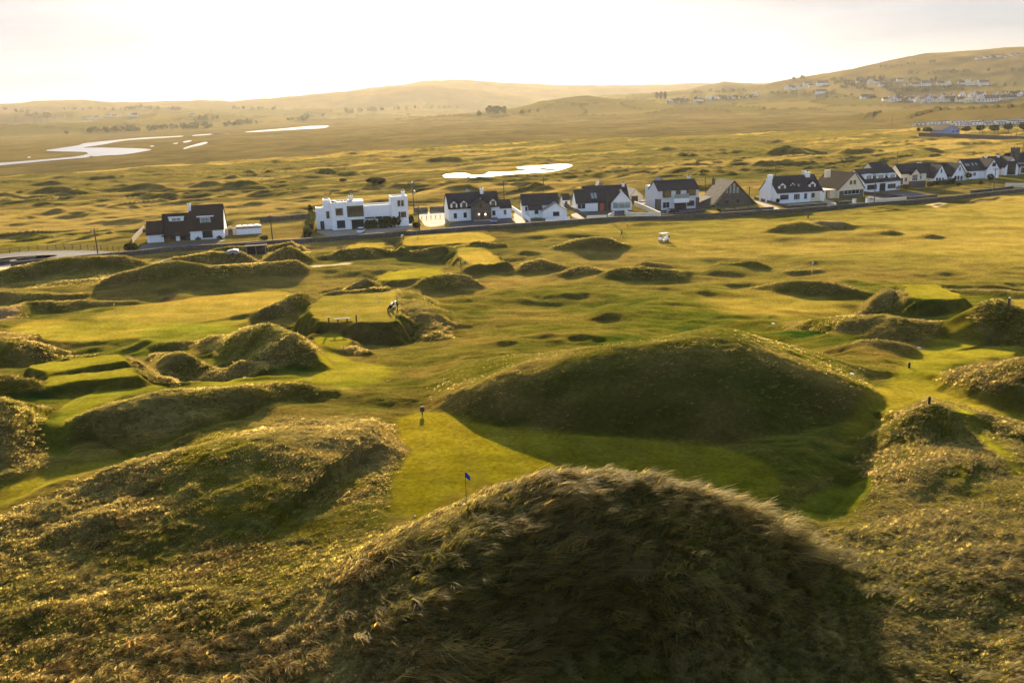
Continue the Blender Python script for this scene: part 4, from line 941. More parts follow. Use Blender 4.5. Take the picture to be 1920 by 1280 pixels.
mb.prism(prof, 0, 'v', .38, .72); h.part('arched_wall', mb, 'cream'); h.part('gate', MB().box(a0+.03, a1-.03, .5, .58, .05, 1.7), 'wood')
# 2 modern flat-roofed house
h = House('modern_house', 'modern white flat-roofed house with large square windows and two towers', C2, ((398, 752), (1462, 690)))
H2 = h
def flat(h, name, x0, x1, yt, v0, v1, zb=-.6, mat='white', par=.35):
    xm = (x0+x1)/2; z1 = h.z(xm, yt); u0, u1 = h.u(x0), h.u(x1); z1 = z1-.137*v0
    o = h.part(name, MB().box(u0, u1, v0, v1, zb, z1-par).box(u0, u1, v0, v0+.25, z1-par, z1).box(u0, u1, v1-.25, v1, z1-par, z1).box(u0, u0+.25, v0+.25, v1-.25, z1-par, z1).box(u1-.25, u1, v0+.25, v1-.25, z1-par, z1), mat)
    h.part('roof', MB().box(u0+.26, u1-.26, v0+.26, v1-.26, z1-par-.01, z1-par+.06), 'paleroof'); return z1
zt = flat(h, 'wall', 398, 660, 370, 0, 8.); h.part('wall', MB().box(h.u(660), h.u(845), 0, 8, 3.0, zt).box(h.u(660), h.u(845), 2.2, 8, -.6, 3.0), 'white')
h.part('roof', MB().box(h.u(640), h.u(845)-.2, .3, 7.8, zt, zt+.05), 'paleroof')
h.win(446, 566, 440, 560, 0, 1, frame='frame', fw=.22); h.win(612, 838, 415, 566, 0, 3, 2, frame='darkframe'); h.win(462, 574, 616, 720, 0, 2, frame='darkframe')
h.box('balcony_slab', 600, 848, 566, 600, -.35, -.02, 'white'); h.box('garage_door', 668, 835, 618, 735, 2.1, 2.19, 'darkframe', zb=.02)
h.chimney(655, 712, 265, 325, 4, 'white', 2); h.part('roof_dome', MB().lathe([(1.1, 0), (1.0, .25), (.6, .5), (.1, .6)], (h.u(440), 3.2, zt-.32)), 'darkframe')
for x in (560, 600): h.part('vent_pipe', MB().tube((h.u(x), 3, zt-.4), (h.u(x), 3, zt+.35), .12), 'darkframe')
flat(h, 'wall', 300, 398, 335, 2.5, 8.5); flat(h, 'wall', 190, 300, 440, 4.0, 9.0, -1.0, par=.2)
h.win(330, 372, 505, 600, 2.5, 1, 2, frame='darkframe'); h.part('door', MB().box(h.u(240), h.u(292), 3.92, 3.99, .05, 2.2), 'darkframe')
zl = flat(h, 'wall', 845, 1240, 400, 1.2, 7.5, 2.9, par=.4); h.part('wall', MB().box(h.u(845), h.u(1240), 2.4, 7.4, -.6, 2.9), 'white')
for a, b in ((860, 985), (1000, 1095), (1112, 1200)): h.win(a, b, 515, 600, 2.4, 2, frame='darkframe')
flat(h, 'wall', 1225, 1458, 282, .4, 6.5); h.win(1302, 1416, 326, 432, .4, 2, frame='frame', fw=.25); h.win(1320, 1345, 495, 570, .4, 1, frame='darkframe'); h.win(1350, 1425, 495, 570, .4, 2, frame='darkframe'); h.chimney(1390, 1436, 204, 265, 3.0, 'white', 1)
# 3 white house with stone gable
h = House('stone_gable_house', 'white two-storey house with a dark stone front gable, arched dormers and lit porch lamps', C3, ((290, 585), (945, 548)))
h.block(290, 945, 403, 207, 'white', 'slate'); L3 = h.last
h.gable(572, 822, 385, 290, -1.6, 4.0, 'stone', 'slate')
for x0, x1, ya, w in ((316, 402, 326, (341, 380, 356, 408)), (441, 527, 318, (466, 510, 347, 402)), (820, 902, 294, (841, 885, 324, 378))): h.dormer(x0, x1, 420, ya+38, ya, 0., win=w)
for a, b, c, d in ((350, 390, 480, 543), (476, 516, 470, 533), (845, 886, 446, 506)): h.win(a, b, c, d, 0, 2, 2, frame='darkframe')
h.door(678, 722, 468, 575, 'darkframe', -1.6); h.win(672, 705, 340, 400, -1.6, 1, frame='darkframe')
for x in (662, 742): h.part('porch_lamp', MB().lathe([(.02, -.1), (.09, -.05), (.1, .12), (.03, .2)], (h.u(x), -1.72, h.z(x, 487)), 8), 'lamp')
h.block(946, 1097, 407, 304, 'white', 'slate', v0=.4); h.win(995, 1035, 436, 500, .4, 2, frame='frame'); h.chimney(730, 772, 152, 212, 4.0, 'white')
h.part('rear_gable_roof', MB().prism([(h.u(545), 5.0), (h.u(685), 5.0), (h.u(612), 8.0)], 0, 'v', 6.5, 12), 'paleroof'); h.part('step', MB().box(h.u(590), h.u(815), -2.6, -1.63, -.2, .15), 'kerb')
# 4 white L-shaped cottage
h = House('white_cottage', 'low white cottage with a pale-lit side roof and small porch behind a bright white wall', C3, ((1238, 545), (1800, 535)))
h.block(1238, 1715, 380, 238, 'white', 'slate', v0=3.2); h.win(1280, 1310, 405, 460, 3.2, 1, frame='darkframe')
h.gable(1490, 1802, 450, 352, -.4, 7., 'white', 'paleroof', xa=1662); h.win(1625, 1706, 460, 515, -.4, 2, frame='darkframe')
h.block(1322, 1490, 438, 372, 'white', 'slate', v0=1.2, depth=5.); h.win(1394, 1442, 442, 492, 1.2, 1, frame='darkframe'); h.chimney(1512, 1534, 222, 245, 7, 'white')
# 5 dark roofed bungalow with red door
h = House('red_door_bungalow', 'wide dark-roofed bungalow with a red door, skylights and a white window gable', C4, ((330, 506), (1020, 488)))
h.block(330, 445, 397, 232, 'white', 'slate'); h.block(445, 1000, 385, 180, 'white', 'slate', v0=-.05); 
h.skylight(530, 560, 280, 348, 'glassrail'); h.skylight(570, 600, 278, 346, 'glassrail')
h.gable(768, 1020, 388, 250, -1.2, 5., 'white', 'slate'); h.win(780, 1006, 386, 466, -1.2, 3, frame='frame', glass='glassrail')
h.win(345, 446, 406, 470, 0, 2); h.win(496, 596, 402, 466, 0, 2); h.box('porch_panel', 602, 765, 395, 490, -.09, -.05, 'darkframe', zb=0); h.door(630, 676, 405, 500, 'red', -.1); h.chimney(945, 976, 152, 230, 4.5, 'white')
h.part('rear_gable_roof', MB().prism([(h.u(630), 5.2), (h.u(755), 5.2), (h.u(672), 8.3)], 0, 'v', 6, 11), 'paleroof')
g = House('cream_garage', 'cream gabled garage with a dark door behind the red-door bungalow', C4, ((1012, 398), (1158, 388)), 'garage', None)
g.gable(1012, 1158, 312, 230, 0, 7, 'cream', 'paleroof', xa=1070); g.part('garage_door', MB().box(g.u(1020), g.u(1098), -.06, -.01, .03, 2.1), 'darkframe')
g = House('garden_shed', 'small white shed with dark roof between the white cottage and the red-door bungalow', C4, ((165, 440), (262, 436)), 'shed', None)
g.block(168, 258, 358, 288, 'white', 'slate'); g.door(195, 225, 380, 440, 'wood')
# 6 two-storey grey house
h = House('balcony_house', 'two-storey grey house with a white balcony over the porch and dark stone corner piers', C4, ((1352, 492), (1850, 462)))
h.block(1350, 1850, 238, 112, 'grey', 'slate', pitch=34); v = h.last
for a, b, c, d in ((1405, 1502, 250, 328), (1700, 1806, 228, 302)): h.box('bay_window', a, b, c-4, d+4, -.5, -.02, 'darkframe'); h.win(a+4, b-4, c, d, -.5, 3, frame='darkframe')
h.win(1566, 1626, 248, 334, 0, 2, frame='darkframe'); h.win(1406, 1490, 390, 466, 0, 2); h.win(1706, 1796, 372, 438, 0, 3, frame='darkframe'); h.box('porch', 1552, 1700, 400, 480, -.06, -.01, 'darkframe', zb=0)
h.box('balcony', 1522, 1706, 338, 392, -1.6, -.02, 'white'); h.part('balcony_rail', MB().box(h.u(1524), h.u(1704), -1.58, -1.53, h.z(1615, 338), h.z(1615, 285)), 'glassrail')
h.box('stone_pier', 1330, 1382, 356, 484, -.25, 1.2, 'stone', zb=-.4); h.box('stone_pier', 1815, 1856, 330, 458, -.25, 1.2, 'stone', zb=-.4); h.chimney(1778, 1812, 60, 100, 4.2, 'grey')
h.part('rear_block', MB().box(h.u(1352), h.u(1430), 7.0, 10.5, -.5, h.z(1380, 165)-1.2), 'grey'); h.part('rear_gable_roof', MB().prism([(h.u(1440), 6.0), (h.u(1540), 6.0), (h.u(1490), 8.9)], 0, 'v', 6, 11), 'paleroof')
# 7 A-frame
h = House('stone_chalet', 'dark stone A-frame house with a steep sunlit roof and triangular glazed gable', C5, ((330, 680), (850, 640)))
um, ha = h.u(578), h.z(578, 342); h.part('wall', MB().prism([(h.u(345), -.5), (h.u(835), -.5), (h.u(835), .5), (um, ha-.3), (h.u(345), .5)], 0, 'v', 0, 9), 'stone')
mb = MB(); h.slab(mb, (h.u(300), .05), (um+.05, ha), 'v', -.35, 9.2, .2); h.slab(mb, (h.u(862), .05), (um-.05, ha), 'v', -.35, 9.2, .2); h.part('roof', mb, 'browncourse')  # slate colour raised to stand in for sunlight on this steep roof
for x0, x1, y0, y1 in ((476, 512, 440, 505), (522, 556, 400, 502), (566, 602, 368, 500), (610, 648, 415, 498)): h.win(x0, x1, y0, y1, -.0, 1, 2, frame='darkframe', glass='glassrail')
h.win(480, 520, 590, 630, 0, 1, frame='darkframe'); h.win(620, 655, 575, 615, 0, 1, frame='darkframe'); h.chimney(466, 496, 288, 320, 7.5, 'stone')
h.gable(600, 750, 470, 362, 3.5, 9.5, 'stone', 'slate', xa=660, lo=.5)
h.part('side_shed', MB().prism([(h.u(185), -.4), (h.u(330), -.4), (h.u(330), 2.6), (h.u(185), 1.3)], 0, 'v', 1.5, 7.5), 'stone'); mb = MB(); h.slab(mb, (h.u(165), 1.25), (h.u(345), 2.9), 'v', 1.2, 7.8); h.part('shed_roof', mb, 'slate')
# 8 white cottage with dormers
h = House('dormer_cottage', 'white cottage with three small gabled dormers and tall chimneys at both ends', C5, ((1150, 632), (1716, 594)))
h.block(1142, 1716, 474, 260, 'white', 'slate'); 
for x0, x1, yb, ye, ya, w in ((1184, 1272, 452, 405, 365, (1205, 1248, 400, 446)), (1345, 1402, 416, 385, 358, (1358, 1388, 380, 410)), (1566, 1650, 426, 380, 340, (1588, 1628, 376, 420))): h.dormer(x0, x1, yb, ye, ya, None, win=w)
h.skylight(1436, 1462, 382, 412, 'glassrail')
h.win(1180, 1292, 515, 582, 0, 1); h.win(1355, 1432, 505, 580, 0, 3); h.win(1488, 1522, 498, 566, 0, 1, frame='darkframe'); h.box('porch', 1568, 1694, 488, 596, -.05, -.01, 'cream', zb=0); h.win(1578, 1618, 492, 548, -.05, 2, frame='darkframe'); h.box('porch_post', 1692, 1712, 480, 596, -1.2, -.9, 'white', zb=0)
h.chimney(1592, 1645, 212, 262, 4.6, 'white'); zz = h.last[5]; h.part('chimney_breast', MB().box(h.u(1142)-.75, h.u(1142)-.02, 2.9, 5.4, -.5, zz-.5).box(h.u(1142)-.6, h.u(1142)+.5, 3.4, 4.9, zz-.5, zz+.75), 'white')
# 9 cream gable bungalow
h = House('cream_bungalow', 'cream gable-fronted bungalow with a stone base and long dark roof reaching back', C6, ((110, 505), (445, 470)))
h.gable(250, 452, 402, 262, 0, 13, 'cream', 'tile', xa=372); h.box('stone_base', 256, 446, 415, 486, -.12, -.02, 'stone', zb=-.3); h.win(290, 412, 410, 452, -.12, 4); h.win(334, 352, 330, 365, 0, 1, frame='darkframe'); h.win(364, 383, 326, 362, 0, 1, frame='darkframe')
h.part('carport', MB().box(h.u(110), h.u(250), 1., 7, 2.5, 2.75).box(h.u(115), h.u(125), 1.1, 1.4, -.3, 2.5).box(h.u(158), h.u(170), 1.1, 1.4, -.3, 2.5).box(h.u(205), h.u(250), 1.3, 7, -.3, 2.5), 'cream'); h.box('carport_door', 170, 204, 420, 480, 2.6, 2.7, 'darkframe', zb=0)
h.chimney(106, 130, 226, 300, 9, 'cream'); h.chimney(274, 306, 216, 250, 8, 'cream')
# 10 three shed dormers
h = House('three_dormer_house', 'white house whose dark roof carries three long sloping dormers in a row', C6, ((525, 442), (752, 408)))
h.block(522, 762, 338, 212, 'white', 'slate')
for x0, x1, y0, y1 in ((536, 590, 283, 322), (612, 670, 276, 313), (690, 742, 268, 305)): flat_dormer(h, x0, x1, y0-6, y1, 'white', 2)
h.win(540, 602, 370, 412, 0, 3, frame='darkframe'); h.win(676, 728, 358, 396, 0, 2, frame='darkframe'); h.door(622, 660, 355, 425, 'darkframe')
# 11 cream house with porch gable
h = House('cream_house', 'cream house with a small central gable over tall windows and a stone terrace', C6, ((790, 392), (1046, 388)), mix=.2)
h.block(788, 1050, 264, 175, 'cream', 'slate', pitch=35); h.gable(882, 966, 272, 224, -1., 4, 'cream', 'slate'); h.win(887, 944, 274, 330, -1., 3, 2); h.win(826, 856, 300, 340, 0, 2); h.win(792, 812, 305, 360, 0, 1, frame='darkframe'); h.win(985, 1004, 285, 322, 0, 1); h.box('stone_terrace', 858, 1010, 332, 392, -2.2, -1.05, 'stone', zb=-.4)
# 12 twin gables
h = House('twin_gable_house', 'white house with two matching steep front gables and rows of small windows', C6, ((1060, 342), (1390, 325)))
h.block(1056, 1380, 296, 170, 'cream', 'slate', v0=2.); h.gable(1102, 1222, 300, 193, -.3, 6, 'white', 'slate'); h.gable(1264, 1392, 285, 178, -.3, 6, 'white', 'slate')
for x in (1120, 1146, 1174): h.win(x, x+16, 305, 330, -.3, 1, frame='darkframe')
for x in (1288, 1314, 1342): h.win(x, x+18, 288, 322, -.3, 1, frame='darkframe')
h.win(1154, 1170, 225, 262, -.3, 1, frame='frame'); h.win(1322, 1338, 210, 245, -.3, 1, frame='frame'); h.chimney(1042, 1070, 158, 195, 6, 'grey')
# 13 white house with skylights
h = House('skylight_house', 'white house with skylights in its dark roof and a tall gable on the right', C6, ((1400, 318), (1675, 305)))
h.block(1398, 1570, 238, 132, 'white', 'slate'); 
for x, y in ((1410, 178), (1430, 176), (1470, 172), (1504, 170)): h.skylight(x, x+16, y, y+24, 'glassrail')
h.gable(1560, 1676, 222, 140, -1., 7, 'white', 'slate'); h.win(1608, 1640, 170, 202, -1., 2, frame='darkframe'); h.win(1455, 1482, 258, 288, 0, 2); h.box('garage_door', 1508, 1552, 250, 312, -.06, -.01, 'frame', zb=.02)
# 14 glass gable
h = House('glass_gable_house', 'dark-roofed house with a full-height glazed gable beside a cream wall', C6, ((1676, 284), (1862, 278)))
h.block(1620, 1850, 222, 108, 'cream', 'slate', v0=1.5); h.gable(1730, 1862, 208, 124, -.5, 6, 'white', 'slate', xa=1800); h.win(1756, 1836, 155, 276, -.5, 3, 2, frame='darkframe'); h.chimney(1538+90, 1650, 100, 128, 6, 'white'); h.chimney(1750, 1772, 92, 120, 6, 'white')
# 15 stone chimney house
h = House('stone_chimney_house', 'dark house with one massive square stone chimney at the right edge', C6, ((1850, 272), (2080, 262)))
h.block(1852, 2100, 170, 78, 'stone', 'slate', v0=2., pitch=32); h.box('white_wall', 1880, 2090, 205, 272, .2, 1.9, 'white', zb=-.4); h.win(1888, 1925, 212, 260, .2, 2, frame='darkframe'); h.part('canopy', MB().box(h.u(1840), h.u(2090), -.5, 2., h.z(1950, 182), h.z(1950, 170)), 'paleroof'); h.chimney(1786+60, 1842+60, 28, 110, 3.5, 'stone', 2)
# 16 rear roof
h = House('rear_bungalow', 'plain bungalow roof standing behind the three-dormer house', (1520, 262, 4.8), ((560, 285), (700, 275)))
h.block(555, 700, 255, 200, 'cream', 'slate'); h.win(600, 640, 260, 280, 0, 2)
# ------------------------------------------------------------------ roads and drives
WL = [(26,500),(120,491),(240,480),(330,471),(430,465),(520,458.5),(600,454),(700,446.5),(780,440.5),(880,432.5),(960,427.5),(1060,420.5),(1150,414),(1240,412.5),(1330,408.5),(1400,403.5),(1500,397.5),(1600,389.5),(1700,382.5),(1800,373),(1920,360),(2040,346)]
WLW = np.array([U(a, b, 2.)[:2] for a, b in WL])
def offset_line(P, d):
    t = np.gradient(P, axis=0); t /= np.linalg.norm(t, axis=1)[:, None]; return P+np.stack([-t[:, 1], t[:, 0]], 1)*d
def strip(name, A, B, z, mat):
    V = [(*a, z) for a in A]+[(*b, z) for b in B]; n = len(A)
    o = MB().add(V, [(i, i+1, n+i+1, n+i) for i in range(n-1)]).build(name, mat); o['kind'] = 'structure'; return o
_e = np.concatenate([[U(-140, 512, 2.)[:2]], WLW])
strip('road', offset_line(_e, .55), offset_line(_e, 6.2), 2.010, 'asphalt')
strip('kerb', offset_line(WLW[9:], 6.2), offset_line(WLW[9:], 6.5), 2.09, 'kerb')
# the turning lane with its grass island on the left
sheet('road_turning_lane', [[(-80,488),(0,476),(60,470.5),(130,469),(190,470),(232,474),(215,478),(120,484),(60,489),(0,493),(-80,500)]], 2.006, M['asphalt'])
ISL = sheet('grass_island', [[(-30,489),(20,482),(60,479.5),(100,477.5),(110,479),(95,482),(68,488),(20,491),(-30,494)]], 2.016, bpy.data.materials['links_turf'])
for c in ([(262,462),(278,457),(300,458),(420,448),(424,452),(330,464),(262,474)],):
    sheet('drive', [c], 2.004, M['asphalt'])
sheet('drive', [[(592,432),(624,432),(700,430),(765,418),(785,418),(782,428),(650,442),(625,444),(598,438)]], 2.004, M['drive'])
sheet('drive', [[(780,400),(832,394),(836,412),(842,420),(800,428),(790,414)]], 2.005, M['drive'])
sheet('drive', [[(842,416),(962,406),(965,418),(905,424),(842,428)]], 2.004, M['asphalt'])
sheet('drive', [[(962,398),(975,398),(990,418),(966,422)]], 2.005, M['drive'])
sheet('drive', [[(1070,398),(1190,394),(1180,402),(1152,404),(1150,412),(1100,412),(1072,408)]], 2.004, M['asphalt'])
sheet('drive', [[(1200,392),(1310,387),(1318,397),(1245,404)]], 2.004, M['asphalt'])
sheet('drive', [[(1410,376),(1425,378),(1470,393),(1450,396)]], 2.005, M['drive'])
sheet('drive', [[(1462,384),(1545,378),(1550,386),(1476,390)]], 2.005, M['drive'])
sheet('drive', [[(1538,376),(1560,375),(1572,384),(1552,388)]], 2.005, M['drive'])
sheet('drive', [[(1620,364),(1700,358),(1755,366),(1700,372),(1640,376)]], 2.004, M['asphalt'])
# ------------------------------------------------------------------ walls, fences, hedges
def wallline(name, label, pts, h, th, mat, cat='wall', group=None, z=2.0, cap=None, world=None):
    P = world if world is not None else [np.array(U(a, b, z)) for a, b in pts]; o = P[0]; mb = MB()
    L = np.array([p[:2] for p in P]); A, B = offset_line(L, -th/2)-o[:2], offset_line(L, th/2)-o[:2]; n = len(L)
    gz_ = [p[2]-o[2] for p in P]; r = np.random.default_rng(len(label)); hh = [h*r.uniform(.94, 1.06) for _ in P] if mat == 'wallstone' else [h]*n
    V = []
    for i in range(n): V += [(*A[i], gz_[i]-.5), (*B[i], gz_[i]-.5), (*B[i], gz_[i]+hh[i]), (*A[i], gz_[i]+hh[i])]
    F = [(0, 1, 2, 3)[::-1], tuple(4*(n-1)+k for k in range(4))]
    for i in range(n-1):
        for k in range(4): F.append((4*i+k, 4*i+(k+1) % 4, 4*i+4+(k+1) % 4, 4*i+4+k))
    ob = mb.add(V, F).build(name, mat); ob.location = [float(v) for v in o]; tag(ob, label, cat, group)
    return ob
def densify(P, d=2.5):
    out = []
    for a, b in zip(P[:-1], P[1:]):
        n = max(1, int(np.linalg.norm(b-a)/d)); out += [a+(b-a)*i/n for i in range(n)]
    return out+[P[-1]]
W3 = densify([np.array([*p, 2.0]) for p in WLW])
wallline('stone_wall', 'long low dark stone wall along the near edge of the road', None, 1.15, .45, 'wallstone', world=W3)
pl = thing('stone_gatepost', 'square stone gatepost ending the road wall at the far left', 'gatepost', U(27, 502, 2.))
MB().box(-.45, .45, -.45, .45, -.4, 1.5).build('pillar', 'wallstone', pl); MB().box(-.55, .55, -.55, .55, 1.5, 1.65).build('cap', 'kerb', pl)
wallline('stone_wall', 'short dark wall edging the grass island on the left road', [(0,496),(20,493.5),(42,490),(68,487.5)], .9, .35, 'wallstone')
wallline('stone_wall', 'dark stone wall running behind the lawn left of the modern house', densify([U(488,417,2),U(540,413,2),U(592,408,2)]), 1.5, .5, 'wallstone', world=densify([U(488,417,2),U(540,413,2),U(592,408,2)]))
wallline('stone_wall', 'left piece of dark yard wall behind the utility pole with the transformer', [(776,399),(802,397.5)], 1.6, .5, 'wallstone')
wallline('stone_wall', 'right piece of dark yard wall reaching the stone-gable house', [(806,397),(834,395.5)], 1.6, .5, 'wallstone')
wallline('timber_fence', 'dark boarded fence slanting back from the left end of the brown-roofed house', [(248,456),(258,444),(271,431)], 1.3, .15, 'wood', 'fence')
wallline('white_wall', 'white wall slanting back along the left drive of the white cottage', [(994,416),(976,403.5),(960,393)], 1.1, .3, 'white', 'wall')
wallline('white_wall', 'short bright white wall directly in front of the white cottage gable', [(1023,419),(1046,417.3),(1068,416)], 1.3, .3, 'white', 'wall')
wallline('timber_fence', 'low dark timber fence in front of the white cottage porch', [(995,419),(1022,418.5)], 1.1, .12, 'wood', 'fence')
wallline('stone_wall', 'stone wall between the white cottage and the red-door bungalow', [(1099,408),(1076,395),(1053,382.5)], .9, .4, 'wallstone')
wallline('garden_wall', 'weathered cream wall with a white end left of the red-door bungalow gate', [(1100,413.5),(1138,412),(1143,409.5),(1151,404.5)], 1.25, .3, 'cream', 'wall')
MB().box(-.2, 1.1, -.2, .2, -.3, 1.32)
wallline('garden_wall', 'pale wall wrapping round the small lawn right of the red-door bungalow gate', [(1172,401.5),(1177,406.5),(1196,408.5),(1238,407),(1214,396),(1190,385.5)], 1.35, .3, 'cream', 'wall')
wallline('stone_wall', 'dark garden wall in front of the balcony house', [(1241,408),(1280,403.5),(1322,399)], 1.0, .4, 'wallstone')
wallline('stone_wall', 'dark garden wall in front of the stone A-frame house', [(1352,399),(1400,396.5),(1450,393.5)], .9, .4, 'wallstone')
wallline('stone_wall', 'low wall slanting back on the left of the dormer cottage', [(1477,390),(1445,381.5),(1415,373.5)], .8, .4, 'wallstone')
wallline('stone_wall', 'low wall in front of the dormer cottage', [(1479,391),(1515,388.5),(1550,386)], .8, .4, 'wallstone')
wallline('stone_wall', 'short planter wall in front of the cream gable bungalow', [(1569,384),(1584,383),(1598,382)], .9, .6, 'wallstone')
wallline('garden_wall', 'pale roadside wall in front of the three-dormer house', [(1628,380.5),(1664,378),(1699,375)], .95, .3, 'cream', 'wall')
wallline('stone_wall', 'stone wall dividing the lawns between the cream bungalow and three-dormer house', [(1613,363),(1655,367.5),(1699,372)], .8, .35, 'wallstone')
wallline('stone_wall', 'dark roadside wall in front of the cream house', [(1701,375.5),(1730,372.5),(1757,369.5)], .9, .4, 'wallstone')
wallline('stone_wall', 'low garden wall near the road below the glass-gable house', [(1820,362),(1860,358),(1899,353.5)], .8, .4, 'wallstone')
wallline('garden_wall', 'cream wall in front of the stone-chimney house at the right edge', [(1884,350.5),(1925,352)], 1.3, .3, 'cream', 'wall')
wallline('stone_wall', 'long dark wall far off beyond the course, below the blue gable house', None, 2.3, .8, 'wallstone', world=[np.array([*U(a, b, 1.5)[:2], 1.2]) for a, b in [(1723,254),(1780,256),(1850,259),(1925,262),(2000,265)]])
for x, y, h_, lb in ((1601.5, 383, 1.5, 'white painted gatepost beside the planter of the cream gable bungalow'), (1626, 381, 1.5, 'pale gatepost at the left end of the three-dormer house wall')):
    g = thing('gatepost', lb, 'gatepost', U(x, y, 2.)); MB().box(-.4, .4, -.4, .4, -.3, h_).build('pillar', 'white', g); MB().box(-.5, .5, -.5, .5, h_, h_+.14).build('cap', 'kerb', g)
def post_fence(name, label, pts, n, h, mat='pole', rails=2, z=2., world=None):
    P = world or [U(a, b, z) for a, b in pts]; L = np.array(P); s = np.r_[0, np.cumsum(np.linalg.norm(np.diff(L[:, :2], axis=0), axis=1))]
    q = np.stack([np.interp(np.linspace(0, s[-1], n), s, L[:, i]) for i in range(3)], 1); r = thing(name, label, 'fence', q[0])
    for p in q-q[0]: MB().tube((p[0], p[1], p[2]-.4), (p[0], p[1], p[2]+h), .09, .08, 6).build('post', mat, r)
    mb = MB()
    for a, b in zip((q-q[0])[:-1], (q-q[0])[1:]):
        for k in range(rails):
            zz = h*(.92-.4*k); mb.tube((a[0], a[1], a[2]+zz), (b[0], b[1], b[2]+zz), .03, .03, 4)
    mb.build('rail', mat, r); return r
post_fence('wire_fence', 'wire fence on wooden posts along the back of the left turning lane', [(-20,479),(30,474),(60,469.5),(96,467.5),(160,467),(200,469),(234,472)], 18, 1.2)
post_fence('yard_fence', 'low post-and-rail fence across the pale yard left of the stone-gable house', [(791,411),(812,409.5),(834,408)], 6, 1.0)
post_fence('wire_fence', 'distant post fence on the field behind the long dark wall', None, 14, 1.6, world=[np.array([*U(a, b, 1.)[:2], 1.]) for a, b in [(1822,250),(1870,253),(1922,256)]])
def bush(name, label, cat, px, py, w, h, d=None, mat='leaf', n=700, size=.22, seed=1, group=None, z=None, trunk=False, world=None):
    p = world if world is not None else (U(px, py, z) if z is not None else G(px, py)); d = d or w*.8; r = thing(name, label, cat, p, ROAD_RZ, group)
    zc = h*.62 if trunk is True else h*.5
    MB().leaves((0, 0, zc), w/2, d/2, (h-zc), n, size, seed, flat=.0 if trunk else .02).build('crown' if trunk else 'foliage', mat, r)
    mb = MB().tube((0, 0, -.3), (.05, 0, zc*.9), max(.06, h*.03), max(.04, h*.018), 7)
    for k in range(4): a = k*1.7+seed; mb.tube((.03, 0, zc*.5), (w*.25*math.cos(a), d*.25*math.sin(a), zc*1.1), h*.014, h*.008, 5)
    mb.build('trunk' if trunk else 'stem', 'pole', r); return r
def hedge(name, label, a, b, h, w, n, seed, mat='leaf'):
    A, B = U(*a, 2.), U(*b, 2.); L = np.linalg.norm(B-A); rz = math.atan2(B[1]-A[1], B[0]-A[0]); r = thing(name, label, 'hedge', A, rz); mb = MB(); q = int(L/1.3)+1
    for i in range(q): mb.leaves((L*(i+.5)/q, 0, h*.5), 1.1, w/2, h*.55, n//q, .17, seed+i)
    mb.build('foliage', mat, r); mb = MB()
    for i in range(q): mb.tube((L*(i+.5)/q, 0, -.2), (L*(i+.5)/q, 0, h*.7), .05, .03, 5)
    mb.build('stem', 'pole', r); return r
hedge('dark_hedge', 'short clipped dark hedge left of the gap in front of the modern house', (686,429), (706,428), 2.5, 1.8, 2400, 11)
hedge('dark_hedge', 'longer dark hedge hiding the right tower foot of the modern house', (712,428), (774,421), 2.9, 2.0, 6500, 31)
hedge('tall_hedge', 'tall dense hedge running back along the left side of the modern house', (577,447), (586,410), 2.7, 3.0, 5200, 91)
bush('conifer_shrub', 'narrow dark conifer behind the left annex of the modern house', 'shrub', 583, 408, 1.6, 4.0, n=420, seed=4, z=2., trunk=True)
bush('dark_shrub', 'dark shrub at the end of the fence left of the brown-roofed house', 'shrub', 246, 471, 4.0, 2.4, n=1100, seed=5, z=2.)
bush('small_shrub', 'small round shrub on the sunny lawn by the leaning utility pole', 'shrub', 496, 449, 2.4, 1.0, n=420, seed=6, z=2., mat='leaf2')
bush('dark_shrub', 'ragged shrub at the foot of the pole right of the modern house', 'shrub', 782, 428, 3.0, 1.9, n=600, seed=7, z=2.)
bush('low_shrub', 'low shrub in front of the left corner of the stone A-frame house', 'shrub', 1352, 396, 3.2, .9, n=360, seed=8, z=2.)
bush('low_shrub', 'low flowering shrub in front of the middle of the stone A-frame house', 'shrub', 1374, 395, 3.2, .8, n=360, seed=9, z=2., mat='leaf2')
bush('small_shrub', 'shrub against the sunlit roof foot of the stone A-frame house', 'shrub', 1337, 380, 1.7, 1.9, n=330, seed=10, z=2., mat='leaf2')
bush('round_shrub', 'dark upright shrub at the left front corner of the dormer cottage', 'shrub', 1458, 382.5, 1.3, 1.8, n=320, seed=12, z=2.)
hedge('dark_hedge', 'dark clipped hedge in front of the twin-gable house', (1740,352), (1790,344), 2.0, 1.6, 3000, 51)
hedge('dark_hedge', 'low hedge left of the stone terrace of the cream house', (1680,356), (1703,353), 1.5, 1.4, 700, 71)
for i, (x, y, h_, w, lb) in enumerate(((1815,338,3.0,2.6,'small round-headed tree in front of the skylight house'),(1856,346,4.0,2.8,'taller garden tree beside the right roadside pole'),(1838,350,2.2,2.0,'sunlit little tree on the lawn below the skylight house'),(1797,352,2.0,2.2,'sunlit bushy little tree at the hedge end by the twin-gable house'))):
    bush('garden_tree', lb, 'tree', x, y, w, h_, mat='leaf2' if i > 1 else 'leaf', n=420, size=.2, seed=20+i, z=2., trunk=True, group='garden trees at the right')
bush('gorse_bush', 'large brown gorse bush on the far course, biggest of the pair', 'bush', 706, 345, 9.5, 3.2, 7, mat='gorse', n=1700, size=.32, seed=41)
bush('gorse_bush', 'small brown gorse bush left of the large one on the far course', 'bush', 643, 341, 4.2, 1.7, 3.5, mat='gorse', n=520, size=.28, seed=42)
